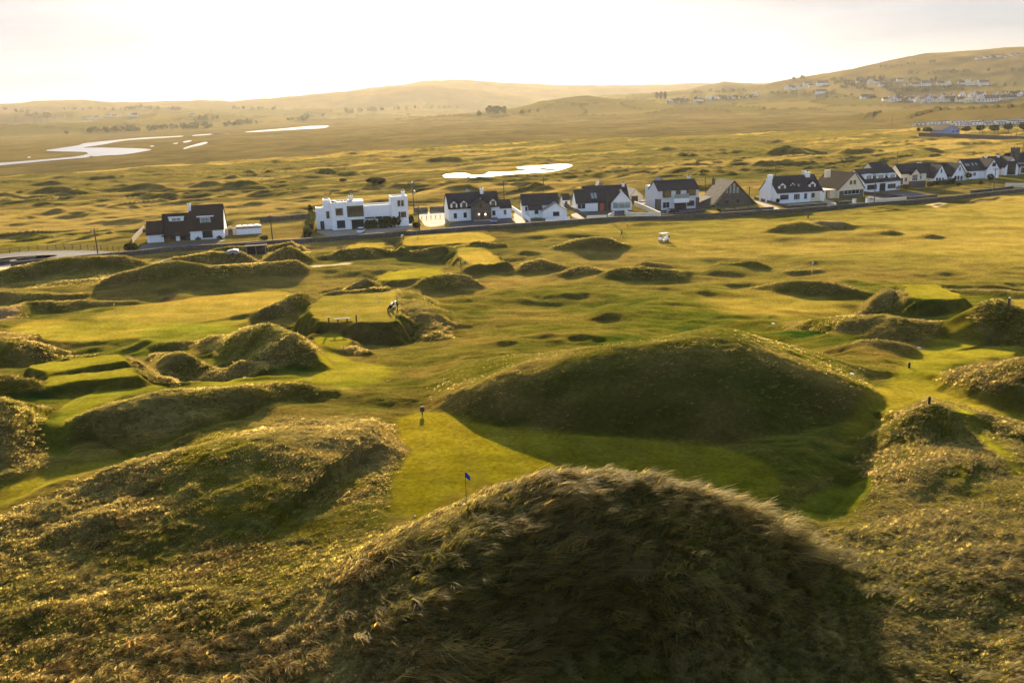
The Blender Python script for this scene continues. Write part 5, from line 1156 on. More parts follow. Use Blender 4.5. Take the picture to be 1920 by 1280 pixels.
for i, (x, y, w, h_) in enumerate(((1722,249,3,4),(1738,251,9,5.5),(1811,250,9,5.5),(1837,250,9,6.5),(1864,249,10,6.5),(1891,248,10,7),(1918,247,10,7))):
    bush('dark_bush', ['small dark bush at the left end of the long far wall','bushy tree left of the blue gable house roof','bushy dark tree just right of the blue gable house','dark bushy tree between the far poles, left one of four','dark bushy tree between the far poles, second of four','dark bushy tree beyond the far wall, third of four','dark bushy tree beyond the far wall, last at the right edge'][i], 'tree', x, y, w, h_, n=520, size=.55, seed=60+i, trunk=True, group='bushy trees beyond the far wall')
# ------------------------------------------------------------------ utility poles
def pole(base, top, label, z=2.0, arm=True, box=False, arms=1):
    p = U(*base, z); h = max(5.5, min(11, (base[1]-top[1])*kpx(p))); tl = 1.0
    r = thing('utility_pole', label, 'utility pole', p, ROAD_RZ, 'wooden utility poles'); rr = np.random.default_rng(int(base[0])); lx, ly = rr.normal(0, .012, 2)*h
    MB().tube((0, 0, -.6), (lx, ly, h), .16, .11, 8).build('shaft', 'pole', r)
    if arm:
        a = MB()
        for i in range(arms): a.box(lx-.9, lx+.9, ly-.07, ly+.07, h-.45-i*.7, h-.33-i*.7)
        a.build('crossarm', 'pole', r)
        for x in (-.75, 0., .75): MB().lathe([(.05, 0), (.09, .06), (.05, .14), (.08, .2), (.03, .26)], (lx+x, ly, h-.33 if x else h), 6).build('insulator', 'kerb', r)
    if box:
        t = MB().lathe([(.28, 0), (.34, .05), (.34, .85), (.28, .95), (.1, 1.0)], (lx+.5, ly, h*.62), 10).build('transformer', 'metal', r); MB().lathe([(.08, 0), (.14, .1), (.05, .3)], (lx+.5, ly, h*.62+1.0), 6).build('insulator', 'white', t)
        MB().lathe([(.2, 0), (.24, .1), (.2, .35), (.05, .45)], (lx, ly, h), 8).build('pole_cap', 'white', r)
    return p, h
PO = [pole((184.5,483),(178,429),'utility pole standing by the left turning lane'), pole((511,449),(505,403),'leaning utility pole on the lawn right of the white outbuilding'),
 pole((776.5,398),(773.5,343),'tall pole carrying a grey transformer right of the modern house', box=True), pole((786.5,434),(785,384),'slim pole by the road between the modern and stone-gable houses', arm=False),
 pole((945.5,376),(943.4,338),'pole behind the right wing of the stone-gable house'), pole((1019.5,362),(1019.5,331),'pole behind the white cottage roof'), pole((1138.8,413),(1137.6,362),'pole at the white garden wall of the red-door bungalow', arm=False),
 pole((1322.5,362),(1322,338),'pole behind the left roof edge of the stone A-frame house', arm=False), pole((1403.8,399),(1404.5,350),'pole by the road right of the stone A-frame house'), pole((1454,332),(1455,303),'pole rising behind the dormer cottage ridge', arms=2),
 pole((1639,382),(1640,329),'pole by the pale wall of the three-dormer house'), pole((1682,306),(1683,285),'pole rising behind the cream house roof', arm=False), pole((1862,365),(1865,316),'roadside pole at the right beside the garden trees'),
 pole((1841,254),(1843.8,222),'left of two tall poles beyond the far dark wall', 1.2), pole((1905.7,256),(1908,221),'right of two tall poles beyond the far dark wall', 1.2), pole((1671.7,236),(1671.6,217),'thin lone pole on the far marsh edge', 1., arm=False), pole((1917.5,285),(1918,266),'pole behind the stone-chimney house at the right edge', 1.5, arm=False)]
# ------------------------------------------------------------------ vehicles
def car(label, px, py, rz, paint, z=2.0):
    r = thing('parked_car', label, 'car', U(px, py, z), rz, 'cars parked at the houses')
    body = [(-2.1, .35), (-2.05, .75), (-1.2, .9), (1.6, .92), (2.05, .85), (2.1, .35)]
    b = MB().prism(body, 0, 'v', -.85, .85).build('body', paint, r); cab = [(-1.25, .88), (-.55, 1.42), (.95, 1.45), (1.65, .9)]
    MB().prism(cab, 0, 'v', -.72, .72).build('cabin_glass', 'glass', r); MB().prism([(-.6, 1.40), (-.5, 1.47), (.9, 1.5), (1.0, 1.43)], 0, 'v', -.7, .7).build('roof', paint, r)
    for x in (-1.3, 1.3):
        for s in (-1, 1):
            t = MB().tube((x, s*.68, .32), (x, s*.88, .32), .32, .32, 14).build('wheel', 'black', r); MB().tube((x, s*.87, .32), (x, s*.895, .32), .18, .18, 10).build('rim', 'metal', t)
    for s in (-1, 1): MB().box(-2.12, -2.03, s*.6-.2, s*.6+.2, .58, .72).build('headlight', 'glassrail', r); MB().box(2.03, 2.12, s*.6-.2, s*.6+.2, .62, .78).build('taillight', 'red', r)
    return r
car('blue car parked side-on before the stone-gable house', 928, 418, ROAD_RZ+1.2, 'carblue'); car('black car parked in front of the balcony house', 1258, 401, ROAD_RZ+.35, 'carblack'); car('white car tail just showing behind the balcony house wall', 1204, 385, ROAD_RZ+.2, 'carwhite'); car('pale blue-white car behind the wall of the modern house', 677, 437, ROAD_RZ+1.35, 'carwhite')
def wheelie(label, px, py, mat):
    r = thing('wheelie_bin', label, 'bin', U(px, py, 2.), ROAD_RZ); MB().prism([(-.22, .08), (.24, .08), (.3, 1.0), (-.3, 1.0)], 0, 'v', -.3, .3).build('body', mat, r); MB().box(-.32, .33, -.32, .36, 1.0, 1.07).build('lid', mat, r)
    for s in (-1, 1): MB().tube((s*.2, .3, .1), (s*.3, .3, .1), .1, .1, 8).build('wheel', 'black', r)
wheelie('green wheelie bin behind the timber fence of the white cottage', 1005, 415, 'green')
# compound: covered trailer and open shelter
p = G(437, 478); r = thing('covered_trailer', 'trailer under a grey cover standing in the grassy works hollow', 'trailer', p, ROAD_RZ)
MB().prism([(-1.3, .5), (1.3, .5), (1.2, 1.0), (.3, 1.25), (-1.1, .95)], 0, 'v', -.9, .9).build('cover', 'greycloth', r); MB().box(-1.3, 1.3, -.8, .8, .35, .48).build('bed', 'metal', r); MB().box(1.3, 2.2, -.05, .05, .38, .46).build('drawbar', 'metal', r)
for s in (-1, 1): MB().tube((0, s*.82, .3), (0, s*1.0, .3), .3, .3, 12).build('wheel', 'black', r)
p = U(462, 481, 2.2); w = abs(U(500, 479, 2.2)[0]-p[0]); r = thing('open_shelter', 'low open-fronted shelter with a thin pale roof edge in the works hollow', 'shelter', p, ROAD_RZ)
MB().prism([(-.3, 2.3), (4.2, 1.95), (4.2, 2.07), (-.3, 2.42)], 0, 'u', -.2, w+.2).build('roof', 'tile', r); MB().box(-.2, w+.2, -.38, -.3, 2.28, 2.40).build('gutter', 'kerb', r); MB().box(0, w, 3.9, 4.05, -.5, 2.45).build('back_wall', 'darkframe', r); MB().box(0, .12, .1, 3.9, -.5, 2.0).build('side_wall', 'darkframe', r)
for x in (.1, w/2, w-.1): MB().box(x-.06, x+.06, 0, .12, -.5, 2.05).build('post', 'kerb', r)
# ------------------------------------------------------------------ people
def skin_mesh(name, nodes, edges, mat, parent, sub=2):
    me = bpy.data.meshes.new(name); me.from_pydata([n[:3] for n in nodes], edges, []); o = bpy.data.objects.new(name, me); scene.collection.objects.link(o); o.parent = parent
    md = o.modifiers.new('skin', 'SKIN'); md.use_smooth_shade = True
    for i, n in enumerate(nodes):
        rr = n[3] if isinstance(n[3], tuple) else (n[3], n[3]); me.skin_vertices[0].data[i].radius = rr
    me.skin_vertices[0].data[0].use_root = True
    s = o.modifiers.new('smooth', 'SUBSURF'); s.levels = sub; s.render_levels = sub; me.materials.append(M[mat]); return o
def person(label, p, rz, pose, top='dark', legs='dark'):
    """pose: dict of joint positions (m), x forward, y left, z up"""
    r = thing('person', label, 'person', p, rz); J = pose
    hd, nk, ch, pv = J['head'], J['neck'], J['chest'], J['pelvis']
    body = [(*pv, (.15, .11)), (*ch, (.17, .12)), (*nk, .06), (*hd, .09), (hd[0]+.015, hd[1], hd[2]+.10, .085)]; E = [(0, 1), (1, 2), (2, 3), (3, 4)]
    for s in ('l', 'r'):
        n = len(body); sh, el, wr, hp, kn, an = (J[k+s] for k in ('sh', 'el', 'wr', 'hp', 'kn', 'an'))
        hv = np.array(wr)-np.array(el); hv = hv/np.linalg.norm(hv); h1 = np.array(wr)+hv*.09
        body += [(*sh, .06), (*el, .045), (*wr, .03), (*h1, (.04, .018)), (*hp, .085), (*kn, .058), (*an, .04), (an[0]+.16, an[1], an[2]-.05, .035)]
        E += [(1, n), (n, n+1), (n+1, n+2), (n+2, n+3), (0, n+4), (n+4, n+5), (n+5, n+6), (n+6, n+7)]
        side = np.array([0, 1., 0])
        for f in range(5):
            b0 = len(body); off = (f-1.5)*.018 if f < 4 else .0
            st = h1+side*off if f < 4 else np.array(wr)+hv*.04; ln = (.07, .08, .075, .06, .05)[f]
            dv = hv if f < 4 else hv*.7+np.array([.7, 0, 0]); dv = dv/np.linalg.norm(dv)
            body += [(*(st+dv*ln*.55), .009), (*(st+dv*ln*.9+np.array([.012, 0, -.012])), .008)]; E += [(n+3 if f < 4 else n+2, b0), (b0, b0+1)]
    b = skin_mesh('body', body, E, 'skin', r, 1)
    # face: nose, ears, eyes
    fx = hd[0]+.10; mb = MB().prism([(fx-.02, hd[2]+.06), (fx+.022, hd[2]+.02), (fx-.02, hd[2]+.015)], 0, 'v', hd[1]-.012, hd[1]+.012)
    for s in (-1, 1): mb.lathe([(.002, -.03), (.018, -.01), (.02, .015), (.004, .035)], (hd[0]+.02, hd[1]+s*.092, hd[2]+.04), 6)
    mb.build('nose_and_ears', 'skin', r)
    e = MB()
    for s in (-1, 1): e.lathe([(.002, -.01), (.011, 0), (.002, .01)], (fx-.012, hd[1]+s*.035, hd[2]+.065), 6)
    e.box(fx-.02, fx-.004, hd[1]-.025, hd[1]+.025, hd[2]-.025, hd[2]-.015); e.build('eyes_and_mouth', 'hair', r)
    MB().lathe([(.098, .05), (.107, .09), (.095, .15), (.06, .19), (.01, .2)], (hd[0]-.005, hd[1], hd[2]), 12).build('hair', 'hair', r, True)
    jk = [(pv[0], pv[1], pv[2]+.06, (.18, .135)), (*ch, (.20, .145)), (nk[0], nk[1], nk[2]-.03, .075)]; E = [(0, 1), (1, 2)]
    for s in ('l', 'r'): n = len(jk); jk += [(*J['sh'+s], .078), (*J['el'+s], .06), (*J['wr'+s], .045)]; E += [(1, n), (n, n+1), (n+1, n+2)]
    skin_mesh('jacket', jk, E, top, r, 1)
    tr = [(*pv, (.165, .125))]; E = []
    for s in ('l', 'r'): n = len(tr); tr += [(*J['hp'+s], .105), (*J['kn'+s], .08), (J['an'+s][0], J['an'+s][1], J['an'+s][2]+.04, .065)]; E += [(0, n), (n, n+1), (n+1, n+2)]
    skin_mesh('trousers', tr, E, legs, r, 1)
    for s in ('l', 'r'): a = J['an'+s]; MB().prism([(a[0]-.09, a[2]-.09), (a[0]+.2, a[2]-.09), (a[0]+.17, a[2]-.03), (a[0]+.05, a[2]+.03), (a[0]-.08, a[2]+.03)], 0, 'v', a[1]-.05, a[1]+.05).build('shoe', 'black', r)
    return r
WALK = dict(head=(.04,0,1.56), neck=(.02,0,1.46), chest=(.01,0,1.25), pelvis=(0,0,.95), shl=(0,.2,1.38), ell=(-.12,.25,1.12), wrl=(-.05,.26,.88), shr=(0,-.2,1.38), elr=(.08,-.25,1.12), wrr=(.25,-.24,.95), hpl=(0,.1,.9), knl=(.2,.1,.52), anl=(.26,.1,.1), hpr=(0,-.1,.9), knr=(-.02,-.1,.5), anr=(-.3,-.1,.12))
STAND = dict(head=(.03,0,1.58), neck=(.01,0,1.47), chest=(0,0,1.26), pelvis=(0,0,.96), shl=(0,.2,1.39), ell=(.02,.27,1.12), wrl=(.15,.2,.92), shr=(0,-.2,1.39), elr=(.02,-.27,1.12), wrr=(.2,-.12,.95), hpl=(0,.1,.92), knl=(.03,.11,.5), anl=(0,.12,.1), hpr=(0,-.1,.92), knr=(.03,-.11,.5), anr=(0,-.12,.1))
BEND = dict(head=(.62,0,1.12), neck=(.5,0,1.12), chest=(.33,0,1.08), pelvis=(-.05,0,.92), shl=(.42,.2,1.1), ell=(.52,.22,.82), wrl=(.6,.12,.58), shr=(.42,-.2,1.1), elr=(.55,-.22,.84), wrr=(.66,-.08,.6), hpl=(-.03,.1,.88), knl=(.08,.12,.5), anl=(0,.13,.1), hpr=(-.03,-.1,.88), knr=(.08,-.12,.5), anr=(0,-.13,.1))
person('golfer in dark clothes walking across the sunny fairway left of the golf cart', G(1166, 443), ROAD_RZ+2.6, WALK)
person('golfer in a white top and dark trousers bending over at the roadside tee', G(757, 449), ROAD_RZ+3.3, BEND, 'whitecloth')
pr = person('golfer in dark clothes standing at the right edge of the raised tee', G(745.5, 582), ROAD_RZ+3.0, STAND)
# golf trolleys
def trolley(label, px, py, rz, bagm):
    r = thing('golf_trolley', label, 'golf trolley', G(px, py), rz, 'golf trolleys on the raised tee')
    for y in (-.38, .38):
        w = MB().tube((0, y-.04, .17), (0, y+.04, .17), .17, .17, 14).build('wheel', 'black', r); MB().tube((0, y-.05, .17), (0, y+.05, .17), .09, .09, 8).build('rim', 'cartw', w)
    MB().tube((.55, -.03, .12), (.55, .03, .12), .12, .12, 12).build('wheel', 'black', r)
    MB().tube((0, -.36, .17), (0, .36, .17), .02).tube((0, 0, .17), (.55, 0, .14), .02).tube((.5, 0, .16), (-.45, 0, 1.05), .022).tube((-.45, -.14, 1.05), (-.45, .14, 1.05), .018).build('frame', 'metal', r)
    b = MB().tube((.5, 0, .22), (-.12, 0, .95), .13, .15, 12).build('bag', 'black', r); MB().tube((-.10, 0, .92), (-.16, 0, 1.0), .165, .165, 12).build('bag_rim', 'cartw', b)
    c = MB(); rr = np.random.default_rng(int(px))
    for i in range(7): y = rr.uniform(-.1, .1); x = rr.uniform(-.05, .05); c.tube((-.1+x, y, .95), (-.28+x, y, 1.17), .008, .008, 4).box(-.32+x, -.25+x, y-.02, y+.05, 1.15, 1.21)
    c.build('golf_clubs', 'metal', b); return r
trolley('golf trolley with a black bag, nearer the tee centre', 733, 582.5, ROAD_RZ+2.4, 0); trolley('golf trolley with a black bag, right beside the standing golfer', 739, 579, ROAD_RZ+2.7, 0)
# golf cart
r = thing('golf_cart', 'white-roofed golf cart parked on the sunny fairway', 'golf cart', G(1244.5, 452.5), ROAD_RZ+.15)
MB().prism([(-1.2, .28), (-1.25, .6), (-1.0, .82), (-.72, .86), (-.6, .42), (.25, .42), (.3, .78), (1.15, .8), (1.2, .35), (.9, .28)], 0, 'v', -.56, .56).build('body', 'cartw', r)
MB().prism([(-1.0, 1.84), (-.95, 1.93), (.95, 1.97), (1.05, 1.88)], 0, 'v', -.6, .6).build('roof', 'cartw', r)
MB().box(.3, .75, -.5, .5, .8, .93).build('seat', 'cartw', r); MB().prism([(.75, .9), (.9, 1.35), (.98, 1.35), (.85, .9)], 0, 'v', -.5, .5).build('backrest', 'cartw', r)
for y in (-.52, .52): MB().tube((-.85, y, .85), (-.68, y, 1.86), .025).build('roof_post', 'black', r); MB().tube((1.0, y, .8), (.95, y, 1.88), .025).build('roof_post', 'black', r)
MB().prism([(-.86, .88), (-.70, 1.78), (-.68, 1.78), (-.84, .88)], 0, 'v', -.5, .5).build('windscreen', 'glassrail', r)
for x in (-.85, .8):
    for s in (-1, 1): w = MB().tube((x, s*.42, .24), (x, s*.60, .24), .24, .24, 14).build('wheel', 'black', r); MB().tube((x, s*.59, .24), (x, s*.61, .24), .12, .12, 10).build('rim', 'metal', w)
MB().tube((-.62, -.25, .85), (-.42, -.25, 1.1), .02).lathe([(.17, 0), (.19, .02), (.17, .04)], (-.42, -.25, 1.1), 12).build('steering_wheel', 'black', r)
for y in (-.25, .25): b = MB().tube((1.12, y, .5), (1.3, y, 1.3), .13, .15, 10).build('golf_bag', 'dark', r)
# ------------------------------------------------------------------ bench, posts, signs, flags, markers
A, B = G(627, 605), G(658, 602.5); rz = math.atan2(B[1]-A[1], B[0]-A[0]); L = float(np.linalg.norm((B-A)[:2])); zt = max(A[2], B[2])
r = thing('park_bench', 'long backless wooden bench at the front edge of the raised tee', 'bench', (*A[:2], float(min(A[2], B[2]))), rz)
MB().box(0, L, -.2, -.02, .48, .55).box(0, L, .02, .2, .48, .55).build('seat', 'kerb', r)
for x in (.5, L-.5): MB().box(x-.1, x+.1, -.2, .2, -.25, .48).build('leg', 'pole', r)
def post(name, label, px, py, h, w=.09, mat='pole', cap=None, cat='post', group=None):
    p = G(px, py); r = thing(name, label, cat, p, ROAD_RZ, group); MB().box(-w, w, -w, w, -.3, h).build('shaft', mat, r); MB().prism([(-w, h), (w, h), (0, h+.08)], 0, 'v', -w, w).build('cap', cap or mat, r); return r
post('wooden_post', 'white-topped wooden post left of the bench', 617, 607, .95, .1, 'pole', 'white'); post('wooden_post', 'dark wooden post right of the bench', 668.5, 603.5, .95, .1)
post('wooden_post', 'short post at the left corner of the small far tee', 864, 494, .9, .1); post('wooden_post', 'pale-topped post on the cropped tee at the right edge', 1891.5, 574, 1.0, .1, 'pole', 'white'); post('wooden_post', 'post on the shaded roadside tee below the dormer cottage', 1515, 409, 1.0, .12)
post('marker_post', 'small dark post casting a shadow at the fork of the mown paths', 1704.5, 690, .55, .08, 'black'); post('marker_post', 'dark little post on the peak of the right-hand bank', 1742, 757, .55, .07, 'black'); post('marker_post', 'orange marker post on the fairway near the road', 1176, 425, .7, .12, 'flagorange')
p = G(792, 777); r = thing('notice_board', 'small dark notice board on a post at the back of the near green', 'sign', p, .03)
MB().box(-.05, .05, -.05, .05, -.3, .35).build('post', 'black', r); MB().box(-.2, .2, -.04, .04, .28, .78).build('board', 'black', r); MB().box(-.17, .17, -.052, -.042, .32, .74).build('panel', 'darkframe', r)
def flag(label, px, py, h, mat, dirn=1, hang=True, pm_='kerb', name='flagstick', cup=True):
    p = G(px, py); r = thing(name, label, 'flagstick', p, 0.)
    MB().tube((0, 0, -.15), (0, 0, h), .022, .016, 6).build('pole', pm_, r); mb = MB(); n = 7; V = []; F = []
    for i in range(n):
        u = i/(n-1)*.5
        for k in range(2): V.append((dirn*u*.55, .05*math.sin(u*14), h-.02-k*.36-u*u*1.1+(k*.12*u)))
    for i in range(n-1): F.append((2*i, 2*i+1, 2*i+3, 2*i+2))
    o = mb.add(V, F).build('flag', mat, r); s = o.modifiers.new('thick', 'SOLIDIFY'); s.thickness = .012
    if cup: MB().lathe([(.054, -.1), (.056, .004)], (0, 0, 0), 10).build('hole_cup', 'black', r)
    return r
flag('blue flag on a thin stick on the near green', 875, 947, 2.15, 'flagblue', 1, pm_='black'); flag('yellow flag on the sunny green at the left', 218.5, 592, 2.2, 'flagyellow', -1, pm_='pole'); flag('white flagless-looking stick on the fairway ridge at the right', 1522, 512, 2.2, 'whitecloth', 1, pm_='white')
flag('tiny flagstick on the far course above the gorse', 650, 323, 2.6, 'whitecloth', 1, pm_='white')
def stone(label, px, py, r_=.13, group='white tee markers', name='tee_marker', flat=.8, cat='tee marker'):
    p = G(px, py); o = MB().lathe([(r_*.3, -.05), (r_*.9, .0), (r_, r_*.5*flat), (r_*.7, r_*1.2*flat), (r_*.15, r_*1.5*flat)], (0, 0, 0), 12).build(name, 'white', None, True); o.location = [float(v) for v in p]; tag(o, label, cat, group)
for x, y, lb in ((707.8,555,'white tee marker ball, upper one near the right of the raised tee'),(711,565.3,'white tee marker ball, lower one near the right of the raised tee'),(647,582.5,'lone white tee marker ball left of centre on the raised tee'),(740.5,571,'white tee marker ball just above the trolleys'),
    (774.3,449.6,'upper left white marker on the long roadside tee'),(777.6,456.4,'lower left white marker on the long roadside tee'),(809.9,447.3,'upper right white marker on the long roadside tee'),(813.9,454.4,'lower right white marker on the long roadside tee'),
    (875,492.3,'left white marker on the small square tee'),(909.7,489.2,'right white marker on the small square tee')): stone(lb, x, y)
for x, y, lb in ((1038.4,461.5,'white stone on the rough left of the dark fairway mound'),(1450,607,'white plate lying at the foot of the sandy bank'),(1723,652.5,'white plate lying beside the mown path junction'),(1597,701.5,'white plate lying on the right shoulder of the big middle dune'),(598.5,500.5,'small white stone by the pale track end')): stone(lb, x, y, .26, 'white plates in the turf', 'white_plate', .25, 'plate')
stone('small white golf ball near the front left rim of the near green', 778, 968, .06, None, 'golf_ball', 1.2, 'golf ball')
MB().box(-.01, .01, -.01, .01, 0, .01)
# ------------------------------------------------------------------ far village, caravans, woods
C7, C8, C9, CL = (1600, 80, 6.), (1200, 130, 4.3636), (1700, 220, 8.727), (0, 160, 4.)
h = House('blue_gable_house', 'house with a pale blue gable wall behind the long far wall', C9, ((595, 262), (850, 266)), z=1.2, rz=.12, group=None)
h.gable(595, 850, 208, 133, 0, 17, 'blue', 'tile', xa=738, over=.5); h.win(705, 742, 192, 216, 0, 1, name='window', glass='glassrail'); h.win(735, 770, 228, 245, 0, 2, frame='darkframe'); h.win(800, 832, 222, 240, 0, 2, frame='darkframe')
def caravan(i, x0, x1, y, lb, dark):
    ox, oy, sc = C9; p = G(ox+(x0+x1)/2/sc, oy+y/sc); k = kpx(p); w = (x1-x0)/sc*k; r = thing('static_caravan', lb, 'static caravan', p, .12+.05*(i % 3), 'static caravans beyond the far wall')
    m = 'cream' if i % 3 == 0 else ('white' if i % 3 == 1 else 'grey'); hgt = 2.9
    MB().box(-w/2, w/2, 0, 3.6, .4, hgt).build('body', m, r); MB().prism([(-.15, hgt), (3.75, hgt), (1.8, hgt+.55)], 0, 'u', -w/2-.1, w/2+.1).build('roof', 'paleroof' if not dark else 'slate', r); MB().box(-w/2+.2, w/2-.2, .2, 3.4, -.5, .4).build('base', 'darkframe', r)
    n = 3
    for j in range(n): c = -w/2+w*(j+.5)/n; MB().box(c-w*.09, c+w*.09, -.06, -.01, 1.3, 2.2).build('window', 'glass', r)
    MB().box(w*.1, w*.1+.8, -.05, -.01, .45, 2.4).build('door', 'frame', r)
CV = [(125,345,146,0),(345,530,128,0),(530,740,112,1),(745,920,150,0),(790,970,108,0),(930,1080,152,1),(1030,1230,100,0),(1090,1250,132,1),(1265,1400,112,0),(1290,1440,140,1),(1450,1640,100,0),(1480,1640,126,0),(1650,1800,90,0),(1660,1830,116,1),(1800,1930,84,0)]
rank = ['first','second','third','fourth','fifth','sixth','seventh','eighth','ninth','tenth','eleventh','twelfth','thirteenth','fourteenth','fifteenth','sixteenth','seventeenth','eighteenth','nineteenth','twentieth','twenty-first','twenty-second','twenty-third','twenty-fourth','twenty-fifth','twenty-sixth','twenty-seventh']
for i, (a, b, y, d) in enumerate(CV): caravan(i, a, b, y, '%s static caravan from the left in the park beyond the far wall' % rank[i], d)
def vhouse(crop, x0, x1, yb, hpx, lb, group, wall='white', roof='slate', gab=False, det=True, seed=0):
    ox, oy, sc = crop; p = G(ox+(x0+x1)/2/sc, oy+yb/sc); k = kpx(p)/sc; w = (x1-x0)*k; H_ = hpx*k; rr = np.random.default_rng(seed+int(x0)); d = min(10., max(6., w*.7))
    wall = {'white': 'farwhite'}.get(wall, wall); r = thing('village_house', lb, 'house', p, .15+rr.uniform(-.25, .25), group); he = H_*.52
    if gab:
        MB().prism([(-w/2, -4), (w/2, -4), (w/2, he), (0, H_), (-w/2, he)], 0, 'v', 0, d*1.3).build('wall', wall, r)
        mb = MB(); s = Vector((w/2, 0)); mb.prism([(-w/2-.4, he-.35), (0, H_+.02), (0, H_+.32), (-w/2-.4, he-.05)], 0, 'v', -.3, d*1.3+.3); mb.prism([(w/2+.4, he-.35), (0, H_+.02), (0, H_+.32), (w/2+.4, he-.05)], 0, 'v', -.3, d*1.3+.3); mb.build('roof', roof, r)
    else:
        MB().prism([(0, -4), (d, -4), (d, he), (d/2, H_), (0, he)], 0, 'u', -w/2, w/2).build('wall', wall, r)
        mb = MB(); mb.prism([(-.4, he-.25), (d/2, H_+.02), (d/2, H_+.32), (-.4, he+.05)], 0, 'u', -w/2-.2, w/2+.2); mb.prism([(d+.4, he-.25), (d/2, H_+.02), (d/2, H_+.32), (d+.4, he+.05)], 0, 'u', -w/2-.2, w/2+.2); mb.build('roof', roof, r)
    if det:
        MB().box(w*.3, w*.3+.9, d*.4, d*.6, H_*.8, H_+1.2).build('chimney', wall, r); n = max(1, int(w/5))
        for j in range(n):
            c = -w/2+w*(j+.5)/n; MB().box(c-.75, c+.75, -.07, -.01, he*.35, he*.8).build('window', 'glass', r)
    return r
def row(crop, L, tmpl, group, **kw):
    for i, q in enumerate(L):
        x0, x1, yb, hp, wall, gab = q; desc = {'white': 'white', 'cream': 'cream', 'grey': 'grey', 'stone': 'dark'}[wall]
        vhouse(crop, x0, x1, yb, hp, tmpl % (desc+(' gable-fronted' if gab else ''), rank[i]), group, wall, gab=gab, seed=i, **kw)
row(C7, [(85,170,632,48,'stone',0),(175,265,630,44,'stone',0),(335,420,656,42,'grey',0),(420,490,666,66,'white',1),(490,570,660,60,'grey',0),(570,635,658,52,'stone',1),(638,700,656,50,'grey',0),(695,745,670,58,'white',1),(748,792,668,48,'grey',0),(795,890,672,78,'white',1),(895,950,664,62,'grey',0),(945,1010,666,72,'grey',1),(1030,1110,668,66,'cream',0),(1112,1160,664,58,'stone',0),(1165,1255,666,56,'cream',0),(1260,1362,676,62,'cream',1),(1368,1400,668,50,'white',0),(1395,1480,672,78,'white',1),(1480,1640,666,72,'grey',0),(1655,1840,640,44,'white',0)],
    '%s house, %s from the left in the front far village row', 'front row of the far village')
row(C7, [(835,890,610,40,'white',1),(1005,1050,612,40,'grey',0),(1105,1150,612,44,'white',1),(1200,1260,612,54,'grey',1),(1320,1385,612,54,'grey',1),(1395,1460,606,50,'grey',0),(1450,1500,602,48,'white',1),(1590,1640,606,50,'grey',1),(1690,1730,590,44,'cream',1),(1760,1830,592,44,'grey',0),(1850,1915,604,64,'grey',1)],
    '%s house, %s from the left in the second far village row', 'second row of the far village')
row(C7, [(30,90,452,34,'grey',0),(95,160,446,34,'stone',0),(175,235,458,42,'white',1),(238,290,456,36,'grey',0),(295,365,492,46,'grey',0),(370,450,490,44,'stone',0),(425,490,440,40,'stone',0),(495,560,438,42,'grey',0),(580,650,496,40,'grey',0),(650,762,494,48,'cream',0),(768,880,488,62,'grey',0),(945,1030,488,56,'cream',0),(1035,1110,482,54,'cream',1),(1188,1255,482,56,'white',0),(1255,1335,482,64,'white',1),(1360,1415,478,48,'white',1),(1418,1525,478,58,'white',0)],
    '%s house, %s from the left in the uphill far village row', 'upper row of the far village')
row(C7, [(1380,1460,186,20,'grey',0),(1472,1540,178,26,'grey',0),(1545,1600,170,34,'stone',0),(1605,1662,162,30,'grey',0),(1690,1750,166,18,'grey',0),(1770,1825,150,28,'grey',0),(1830,1885,148,30,'grey',0)], '%s cottage, %s from the left just below the hill crest at the right', 'cottages below the hill crest', det=False)
row(C8, [(225,255,278,36,'white',1),(258,290,274,32,'grey',0),(295,325,272,38,'white',0),(330,356,268,30,'grey',0),(356,382,256,34,'white',1),(440,478,264,34,'white',0),(482,522,262,26,'grey',0),(545,625,246,36,'white',1),(640,672,244,32,'grey',0),(676,712,242,26,'cream',0),(718,752,240,26,'grey',0),(758,800,240,26,'grey',0),(812,832,238,18,'white',0),(865,935,222,16,'grey',0),(942,972,216,28,'white',1)],
    '%s house, %s from the left in the small centre hamlet', 'hamlet at the foot of the hills', det=False)
row(C8, [(1190,1214,162,34,'white',1),(1216,1244,166,40,'white',0),(1246,1274,172,36,'grey',0),(1276,1302,164,32,'white',1),(1304,1334,160,28,'grey',0),(1340,1420,130,26,'grey',0),(1382,1410,146,24,'white',0),(1450,1545,134,40,'grey',0),(1442,1532,198,34,'grey',0),(1700,1738,112,18,'grey',0),(1742,1790,108,16,'white',0),(1795,1830,104,14,'grey',0),(1872,1920,112,28,'white',1),(1810,1920,242,34,'grey',0)],
    '%s house, %s from the left on the slope beside the big hill', 'houses on the slope left of the big hill', det=False)
row(CL, [(622,650,254,20,'white',0),(655,690,250,18,'grey',0),(700,738,248,18,'white',0),(785,830,236,18,'grey',0),(835,878,234,16,'white',0),(955,985,236,24,'white',1),(990,1030,236,28,'white',0),(1425,1462,228,14,'grey',0),(940,968,180,18,'white',0)], '%s farmhouse, %s from the left among the fields on the left', 'farmhouses among the left fields', det=False)
